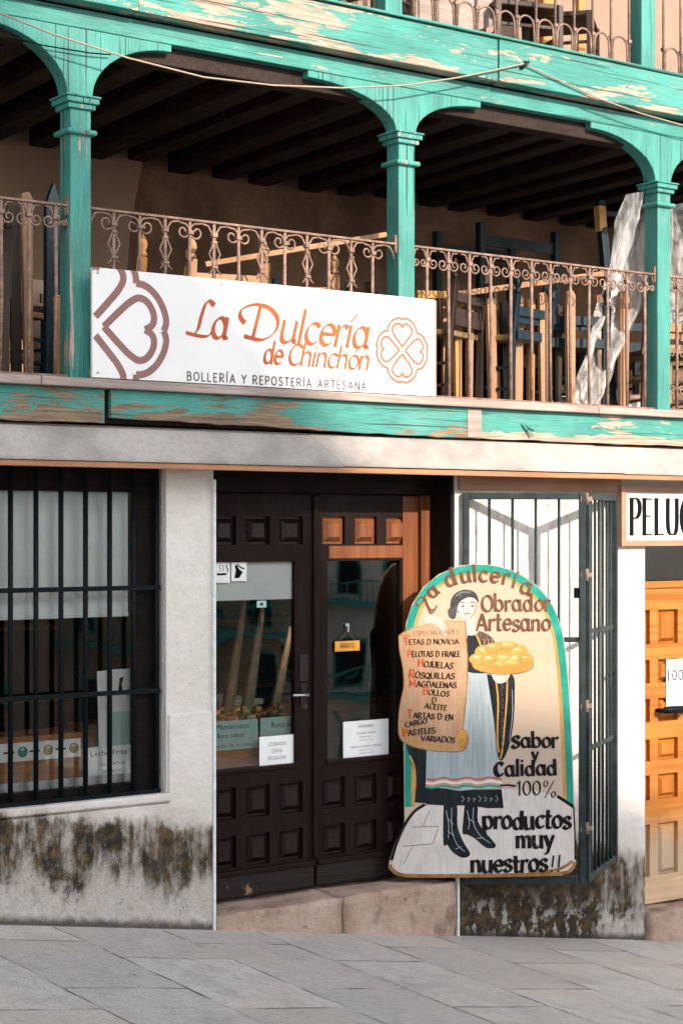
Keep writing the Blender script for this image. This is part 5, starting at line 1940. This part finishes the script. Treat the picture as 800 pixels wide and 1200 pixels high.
mb.build('shelf_boards', 'box_brown', sh)

# ------------------------------------------------------------------ chairs and clutter stored on the gallery
FLOOR = 2.796
def chair(name, label, loc, rot, m1, m2='straw', flip=False, h=1.0, fin=True, group='chairs stored on the gallery'):
    t = thing(name, label, 'chair', loc, group)
    L = Vector(loc)
    def V(x, y, z):
        return L + Vector((x, y, z))
    W = .21
    for s in (-1, 1):
        mb = MB()
        mb.bar(V(s * W, .20, 0), V(s * W, .215, .45), .036, .036)
        mb.bar(V(s * W, .215, .45), V(s * W * .98, .25, h - .06), .050, .030)
        if fin:
            mb.lathe(L.x + s * W * .98, L.y + .252, [(.014, L.z + h - .062), (.024, L.z + h - .045), (.014, L.z + h - .03), (.026, L.z + h), (.024, L.z + h + .02), (.010, L.z + h + .045), (.004, L.z + h + .06)], 8)
        mb.build('back_post', m1, t)
        mb = MB()
        mb.bar(V(s * W, -.20, 0), V(s * W, -.20, .47), .036, .036)
        mb.build('leg', m1, t)
    for z, yy in ((h - .16, .240), (h - .30, .233), (.58, .221)):
        mb = MB()
        mb.bar(V(-W + .02, yy, z), V(W - .02, yy, z), .055, .016, (0, 1, 0))
        mb.build('slat', m1, t)
    mb = MB()
    mb.box(L.x - W - .01, L.x + W + .01, L.y - .21, L.y + .205, L.z + .445, L.z + .48)
    mb.build('seat', m2, t, bevel=.008)
    for z in (.15, .28):
        mb = MB()
        for s in (-1, 1):
            mb.bar(V(s * W, -.19, z), V(s * W, .19, z), .018, .018)
        mb.bar(V(-W + .01, -.20, z + .05), V(W - .01, -.20, z + .05), .018, .018)
        mb.build('stretcher', m1, t)
    t.rotation_euler = (PI if flip else 0, 0, rot)
    return t
# note: parts are stored relative to the chair's foot, so the rotation turns the whole chair
rng = random.Random(5)
front = [(2.55, 'bleached wooden ladder-back chair', 'chair_wood'), (3.12, 'bare brown ladder-back chair', 'chair_wood'), (3.66, 'dark brown ladder-back chair', 'chair_black'),
         (4.72, 'orange varnished ladder-back chair', 'chair_orange'), (5.25, 'bleached wooden ladder-back chair', 'chair_wood'), (5.78, 'bleached wooden ladder-back chair', 'chair_wood'),
         (6.78, 'dark brown ladder-back chair', 'chair_black'), (7.30, 'dark blue ladder-back chair', 'chair_blue'), (7.86, 'dark blue ladder-back chair', 'chair_blue'), (8.75, 'bleached wooden ladder-back chair', 'chair_wood')]
where = ['at the far left of the gallery', 'second from the left end of the gallery', 'just left of the leftmost turquoise column', 'above the clover end of the long sign', 'above the middle of the long sign', 'left of the middle turquoise column',
         'just right of the middle turquoise column', 'among the upright boards in the right bay', 'behind the foot of the plastic sheet', 'right of the rightmost turquoise column']
for i, ((x, d, m), wh) in enumerate(zip(front, where)):
    chair('wooden_chair', d + ' ' + wh, (x, .42 + rng.uniform(-.03, .08), FLOOR), PI + rng.uniform(-.5, .5), m, h=.80 + rng.uniform(-.03, .05))
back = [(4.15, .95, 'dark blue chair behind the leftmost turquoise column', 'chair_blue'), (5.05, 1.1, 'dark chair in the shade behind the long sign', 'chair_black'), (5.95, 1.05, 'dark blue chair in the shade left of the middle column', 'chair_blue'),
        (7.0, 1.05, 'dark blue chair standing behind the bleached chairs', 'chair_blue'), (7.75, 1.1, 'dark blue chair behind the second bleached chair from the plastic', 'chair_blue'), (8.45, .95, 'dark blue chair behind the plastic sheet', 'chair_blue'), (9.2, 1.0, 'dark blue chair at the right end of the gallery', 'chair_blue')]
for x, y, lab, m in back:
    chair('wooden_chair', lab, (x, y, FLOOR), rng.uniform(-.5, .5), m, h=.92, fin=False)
# tables: one right way up, one upturned on it, three more on edge in the shade
def table(lab, x0, x1, y0, y1, z0, h, m, up=False, rail=True):
    t = thing('wooden_table', lab, 'table', ((x0 + x1) / 2, (y0 + y1) / 2, z0), 'tables stored on the gallery')
    za, zb = (z0 + h - .03, z0 + h) if not up else (z0, z0 + .03)
    mb = MB()
    mb.box(x0, x1, y0, y1, za, zb)
    mb.build('tabletop', m, t, bevel=.005)
    la, lb = (z0, z0 + h - .031) if not up else (z0 + .031, z0 + h)
    for x in (x0 + .05, x1 - .05):
        for y in (y0 + .05, y1 - .05):
            mb = MB()
            mb.box(x - .028, x + .028, y - .028, y + .028, la, lb)
            mb.build('leg', m, t, bevel=.005)
    zr = z0 + h - .10 if not up else z0 + h - .16
    for y in (y0 + .05, y1 - .05):
        mb = MB()
        mb.box(x0 + .079, x1 - .079, y - .012, y + .012, zr, zr + .075)
        mb.build('rail', m, t)
    return t
tx0, tx1 = at(562, 270, 1.5)[0], at(662, 270, 1.5)[0]
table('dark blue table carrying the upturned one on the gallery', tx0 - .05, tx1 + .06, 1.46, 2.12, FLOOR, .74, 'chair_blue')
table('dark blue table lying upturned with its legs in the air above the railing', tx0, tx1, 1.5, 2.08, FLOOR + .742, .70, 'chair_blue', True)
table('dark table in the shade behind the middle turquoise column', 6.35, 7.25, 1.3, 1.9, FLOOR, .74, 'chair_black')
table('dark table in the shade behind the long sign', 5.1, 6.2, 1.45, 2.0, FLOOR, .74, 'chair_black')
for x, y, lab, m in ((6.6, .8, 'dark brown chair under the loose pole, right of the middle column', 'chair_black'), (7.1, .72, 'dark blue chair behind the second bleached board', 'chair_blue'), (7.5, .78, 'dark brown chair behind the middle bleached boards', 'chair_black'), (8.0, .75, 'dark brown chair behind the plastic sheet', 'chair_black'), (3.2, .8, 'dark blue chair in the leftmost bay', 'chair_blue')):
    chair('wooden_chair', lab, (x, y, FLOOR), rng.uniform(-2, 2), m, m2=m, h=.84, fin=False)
def edge_top(lab, x0, x1, y, z1, m):
    t = thing('folded_tabletop', lab, 'tabletop', ((x0 + x1) / 2, y, FLOOR), 'tables stored on the gallery')
    mb = MB()
    mb.prism([(y, FLOOR + .001), (y + .03, FLOOR + .001), (y + .16, z1), (y + .13, z1)], lambda a, b, d: (d, a, b), x0, x1)
    mb.build('tabletop', m, t, bevel=.004)
    mb = MB()
    for z in (FLOOR + .15, z1 - .15):
        mb.box(x0 + .06, x1 - .06, y - .02, y - .001, z, z + .05)
    mb.build('batten', 'chair_black', t)
edge_top('dark blue tabletop standing on edge behind the bleached boards', 6.75, 7.75, 1.0, 3.52, 'chair_blue')
edge_top('dark brown tabletop standing on edge behind the plastic sheet', 7.8, 8.6, .98, 3.45, 'chair_black')
edge_top('dark brown tabletop standing on edge behind the orange chair', 4.4, 5.4, 1.0, 3.5, 'chair_black')
# loose timbers
def plank(lab, a, b, w, d, mat, group='timbers stored on the gallery'):
    mb = MB()
    mb.bar(a, b, w, d, (0, 1, 0))
    o = mb.build('timber', mat, None, bevel=.004)
    return tag(o, lab, 'timber', group)
(xa, za), (xb_, zb_) = at(534, 345, .22), at(706, 321, .10)
plank('long pale pole laid across the bleached chairs behind the railing', (xa, .22, za), (xb_, .10, zb_), .035, .035, 'chair_wood')
(xa, za), (xb_, zb_) = at(488, 345, .25), at(534, 346, .25)
plank('short orange rail beside the middle column', (xa, .25, za), (xb_, .25, zb_), .045, .03, 'chair_orange')
(xa, za), (xb_, zb_) = at(240, 310, .5), at(452, 275, .3)
plank('pale stick leaning across the chairs above the long sign', (xa, .5, za), (xb_, .3, zb_), .03, .03, 'chair_wood')
for i, (u, vt, w, y, m, lab) in enumerate(((70, 345, .05, .30, 'chair_orange', 'short orange post beside the leftmost column'), (8, 262, .04, .30, 'chair_wood', 'thin reddish post at the left edge of the gallery'), (34, 225, .06, .42, 'chair_wood', 'pale post with a cut top left of the pointed one'),
                               (20, 240, .07, .7, 'chair_black', 'dark upright board at the left edge of the gallery'), (536, 350, .055, .28, 'chair_orange', 'orange upright board right of the middle column'), (549, 352, .05, .30, 'chair_wood', 'bleached board next to the orange one'), (577, 348, .07, .26, 'chair_wood', 'bleached tapered board, second from the orange one'),
                               (606, 345, .075, .24, 'chair_wood', 'bleached tapered board third from the orange one'), (636, 342, .07, .22, 'chair_wood', 'bleached tapered board in the middle of the right bay'), (668, 340, .075, .21, 'chair_wood', 'bleached tapered board left of the plastic foot'), (729, 340, .085, .20, 'chair_wood', 'bleached board between plastic sheet and rightmost column'), (521, 346, .05, .33, 'chair_wood', 'narrow bleached board just right of the sign end'), (591, 352, .06, .38, 'chair_black', 'dark brown board between two bleached tapered ones'), (621, 350, .06, .36, 'chair_orange', 'orange board between bleached tapered ones in the right bay'), (652, 352, .065, .36, 'chair_black', 'dark brown board left of the plastic foot'), (703, 345, .06, .34, 'chair_wood', 'bleached board half hidden by the plastic sheet'))):
    x, z = at(u, vt, y)
    mb = MB()
    lean = rng.uniform(-.02, .02)
    mb.prism([(x - w * .38, FLOOR + .001), (x + w * .38, FLOOR + .001), (x + w / 2 + lean, z - .03), (x + w * .2 + lean, z), (x - w * .5 + lean, z - .012)], XZ, y - .015, y + .015)
    tag(mb.build('board', m, None, bevel=.004), lab, 'board', 'boards standing on the gallery')
x, z = at(62, 214, .5)
mb = MB()
mb.prism([(x - .045, FLOOR), (x + .045, FLOOR), (x + .045, z - .12), (x, z), (x - .045, z - .12)], XZ, .48, .52)
tag(mb.build('pointed_post', 'chair_blue', None, bevel=.004), 'tall dark blue post with a pointed top beside the leftmost column', 'post')
# blue leaning post with an orange head
(xa, za), (xb_, zb_) = at(712, 330, .75), at(702, 235, .85)
cr = thing('leaning_post', 'blue post with an orange band leaning behind the plastic sheet', 'post', (xa, .75, FLOOR))
mb = MB()
mb.bar((xa + .06, .70, FLOOR + .002), (xb_, .85, zb_), .06, .05)
mb.build('post', 'chair_blue', cr, bevel=.004)
mb = MB()
q0, q1 = at(704, 272, .832), at(702, 242, .848)
mb.bar((q0[0], .832, q0[1]), (q1[0], .848, q1[1]), .066, .056)
mb.build('band', 'chair_orange', cr, bevel=.004)
mb = MB()
q = at(760, 252, .9)
mb.bar((q1[0] + .03, .86, q1[1] - .04), (q[0], .95, q[1]), .05, .03)
mb.build('crossbar', 'chair_blue', cr, bevel=.004)
# shelf of white boxes in the shade
for i, (u, v, w, hh, y, lab) in enumerate(((655, 466, .22, .13, .7, 'white box on the gallery floor left of the plastic foot'), (668, 462, .26, .20, .95, 'larger white box standing behind the small one'), (622, 430, .15, .05, .8, 'flat white carton lying on a dark chair seat'), (742, 470, .2, .2, .8, 'white box behind the board by the rightmost column'))):
    x, z = at(u, v, y)
    z = FLOOR if i != 2 else z
    bxx = thing('storage_box', lab, 'box', (x, y, z), 'boxes stored on the gallery')
    mb = MB()
    mb.box(x - w / 2, x + w / 2, y, y + .2, z + .002, z + hh)
    mb.build('box_body', 'paper', bxx, bevel=.004)
    mb = MB()
    mb.box(x - w / 2 - .006, x + w / 2 + .006, y - .006, y + .206, z + hh + .001, z + hh + .03)
    mb.build('lid', 'paper', bxx, bevel=.004)

# plastic sheet draped from the right-hand column
def drape(name, lab, prof, y0, folds, seed):
    """prof: rows of (left u, right u, v, y)"""
    mb = MB()
    n, m_ = 26, 8
    rows = []
    for i in range(len(prof) - 1):
        for j in range(m_):
            t = j / m_
            rows.append(tuple(a + (b - a) * t for a, b in zip(prof[i], prof[i + 1])))
    rows.append(prof[-1])
    vs = []
    for r, (ul, ur, v, y) in enumerate(rows):
        for k in range(n):
            t = k / (n - 1)
            yy = y + .05 * math.sin(t * folds + r * .12 + seed) + .025 * math.sin(t * folds * 2.3 + r * .3)
            yy += .02 * nz.noise(Vector((t * 6, r * .35, seed)))
            x, z = at(ul + (ur - ul) * t, v, y)
            vs.append((x, yy, z))
    mb.add(vs, [(r * n + k, r * n + k + 1, (r + 1) * n + k + 1, (r + 1) * n + k) for r in range(len(rows) - 1) for k in range(n - 1)], True)
    o = mb.build(name, 'film', None, fix=False)
    return tag(o, lab, 'plastic sheet')
drape('plastic_sheet', 'crumpled clear plastic sheet hanging left of the rightmost column', [(741, 752, 226, .12), (728, 757, 262, .15), (712, 757, 310, .2), (696, 752, 360, .22), (680, 728, 420, .22), (662, 712, 474, .2)], .2, 9, 1)
drape('plastic_sheet', 'crumpled clear plastic sheet hanging right of the rightmost column', [(778, 790, 240, .14), (778, 815, 290, .2), (778, 822, 330, .25), (778, 830, 360, .3), (774, 826, 400, .3)], .2, 8, 4)

# ------------------------------------------------------------------ upper gallery: a few stored things
ub = thing('stacked_bench', 'grey weathered bench tilted on its end on the upper gallery', 'bench', (6.9, .5, 4.91))
mb = MB()
mb.bar((6.45, .5, 5.02), (7.35, .55, 5.42), .30, .04, (0, 1, 0))
mb.build('seat', 'ledge', ub, bevel=.006)
for (a, b) in (((6.55, .5, 4.905), (6.70, .5, 5.15)), ((7.15, .55, 4.905), (7.2, .55, 5.36))):
    mb = MB()
    mb.bar(a, b, .06, .05)
    mb.build('leg', 'chair_black', ub)
x = at(490, 20, .6)[0]
mb = MB()
mb.bar((x, .6, 4.905), (x + .22, .65, 5.7), .05, .04)
tag(mb.build('white_pole', 'paper', None), 'white pole leaning behind the upper railing', 'pole')
x = at(417, 10, .5)[0]
mb = MB()
mb.prism([(x - .25, 4.905), (x + .3, 4.905), (x + .2, 5.3), (x - .1, 5.35)], XZ, .5, .9)
tag(mb.build('covered_bundle', 'upper_plaster', None, bevel=.04), 'pale covered bundle behind the upper railing', 'bundle')

for x, rot_, lab in ((6.35, .4, 'dark chair behind the upper railing next to the turquoise post'), (7.55, -.3, 'dark chair on the upper gallery between two orange boards'), (7.95, .7, 'dark chair on the upper gallery by the right-hand post'), (5.6, .2, 'dark chair on the upper gallery left of the middle post')):
    chair('wooden_chair', lab, (x, .55, 4.905), rot_, 'chair_black', m2='chair_black', h=.85, fin=False, group='chairs on the upper gallery')

# ------------------------------------------------------------------ the other side of the plaza: houses that throw the shade and show in the glass
def plaza_house(lab, x0, x1, y, ridge, mat, wins=True, depth=8.0):
    """ridge: silhouette points (x, z) of the gabled front, left to right"""
    zg = min(ground_z(x0, y), ground_z(x1, y)) - 1
    t = thing('plaza_house', lab, 'house', ((x0 + x1) / 2, y, zg))
    mb = MB()
    mb.prism([(x0, zg), (x1, zg)] + [(x, z - .15) for x, z in ridge[::-1]], XZ, y - depth, y)
    mb.build('wall', mat, t)
    mb = MB()
    for (a, za), (b, zb_) in zip(ridge[:-1], ridge[1:]):
        vs = [(a - .02, y + .45, za - .149), (b + .02, y + .45, zb_ - .149), (b + .02, y - depth - .4, zb_ - .149), (a - .02, y - depth - .4, za - .149)]
        up = [(p[0], p[1], p[2] + .16) for p in vs]
        mb.add(vs + up, [(3, 2, 1, 0), (4, 5, 6, 7), (0, 1, 5, 4), (1, 2, 6, 5), (2, 3, 7, 6), (3, 0, 4, 7)])
    mb.build('roof', 'roof_tile', t)
    top = min(z for _, z in ridge)
    gz = ground_z((x0 + x1) / 2, y)
    fl = 0
    z = gz + .4
    while z + 2.4 < top and fl < 4:
        n = max(1, int((x1 - x0) / 2.1))
        for k in range(n):
            cx = x0 + (x1 - x0) * (k + .5) / n
            hh = 2.0 if fl == 0 else 1.5
            w_ = MB()
            w_.cells([cx - .5, cx - .42, cx + .42, cx + .5], [z, z + .08, z + hh - .08, z + hh], lambda a, b: not (abs(a - cx) < .42 and z + .08 < b < z + hh - .08), y - .001, y + .05)
            wo = w_.build('window', 'far_teal', t)
            p = MB()
            p.box(cx - .42, cx + .42, y - .03, y + .02, z + .08, z + hh - .08)
            p.build('pane', 'black_iron', wo)
        if fl > 0:
            b = MB()
            b.box(x0, x1, y + .051, y + 1.0, z - .45, z - .25)
            b.box(x0, x1, y + .94, y + .99, z + .65, z + .72)
            k = 0
            while x0 + k * .3 < x1:
                b.box(x0 + k * .3, x0 + k * .3 + .03, y + .95, y + .98, z - .25, z + .65)
                k += 1
            b.build('balcony', 'far_teal', t)
        z += 3.1
        fl += 1
    return t
YH = -22.0
DXS, DZS = 22 * math.tan(SUN_AZ), 22 * math.tan(SUN_EL) / math.cos(SUN_AZ)
sil = lambda pts: [(x + DXS, z + DZS) for x, z in pts]
tall = sil([(-4.5, 3.0), (0.5, 7.4), (2.2, 5.85), (4.19, 3.95), (5.29, 2.74), (5.75, 2.15)])
plaza_house('tall gabled house across the plaza', tall[0][0], tall[-1][0], YH, tall, 'far_plaster')
low = sil([(5.77, 2.05), (6.2, 1.25), (6.5, .82), (7.4, .42), (8.5, 0.08), (11.5, -0.2), (14, -.4)])
plaza_house('low tiled house across the plaza beside the tall one', low[0][0], low[-1][0], YH, low, 'upper_plaster')
plaza_house('long ochre house further right across the plaza', 20, 33, YH - 18, [(20, 5.5), (26, 7.0), (33, 5.5)], 'tan_plaster')
plaza_house('cream house at the far right of the plaza', 33.2, 50, YH - 20, [(33.2, 4), (41, 6), (50, 4)], 'far_plaster')
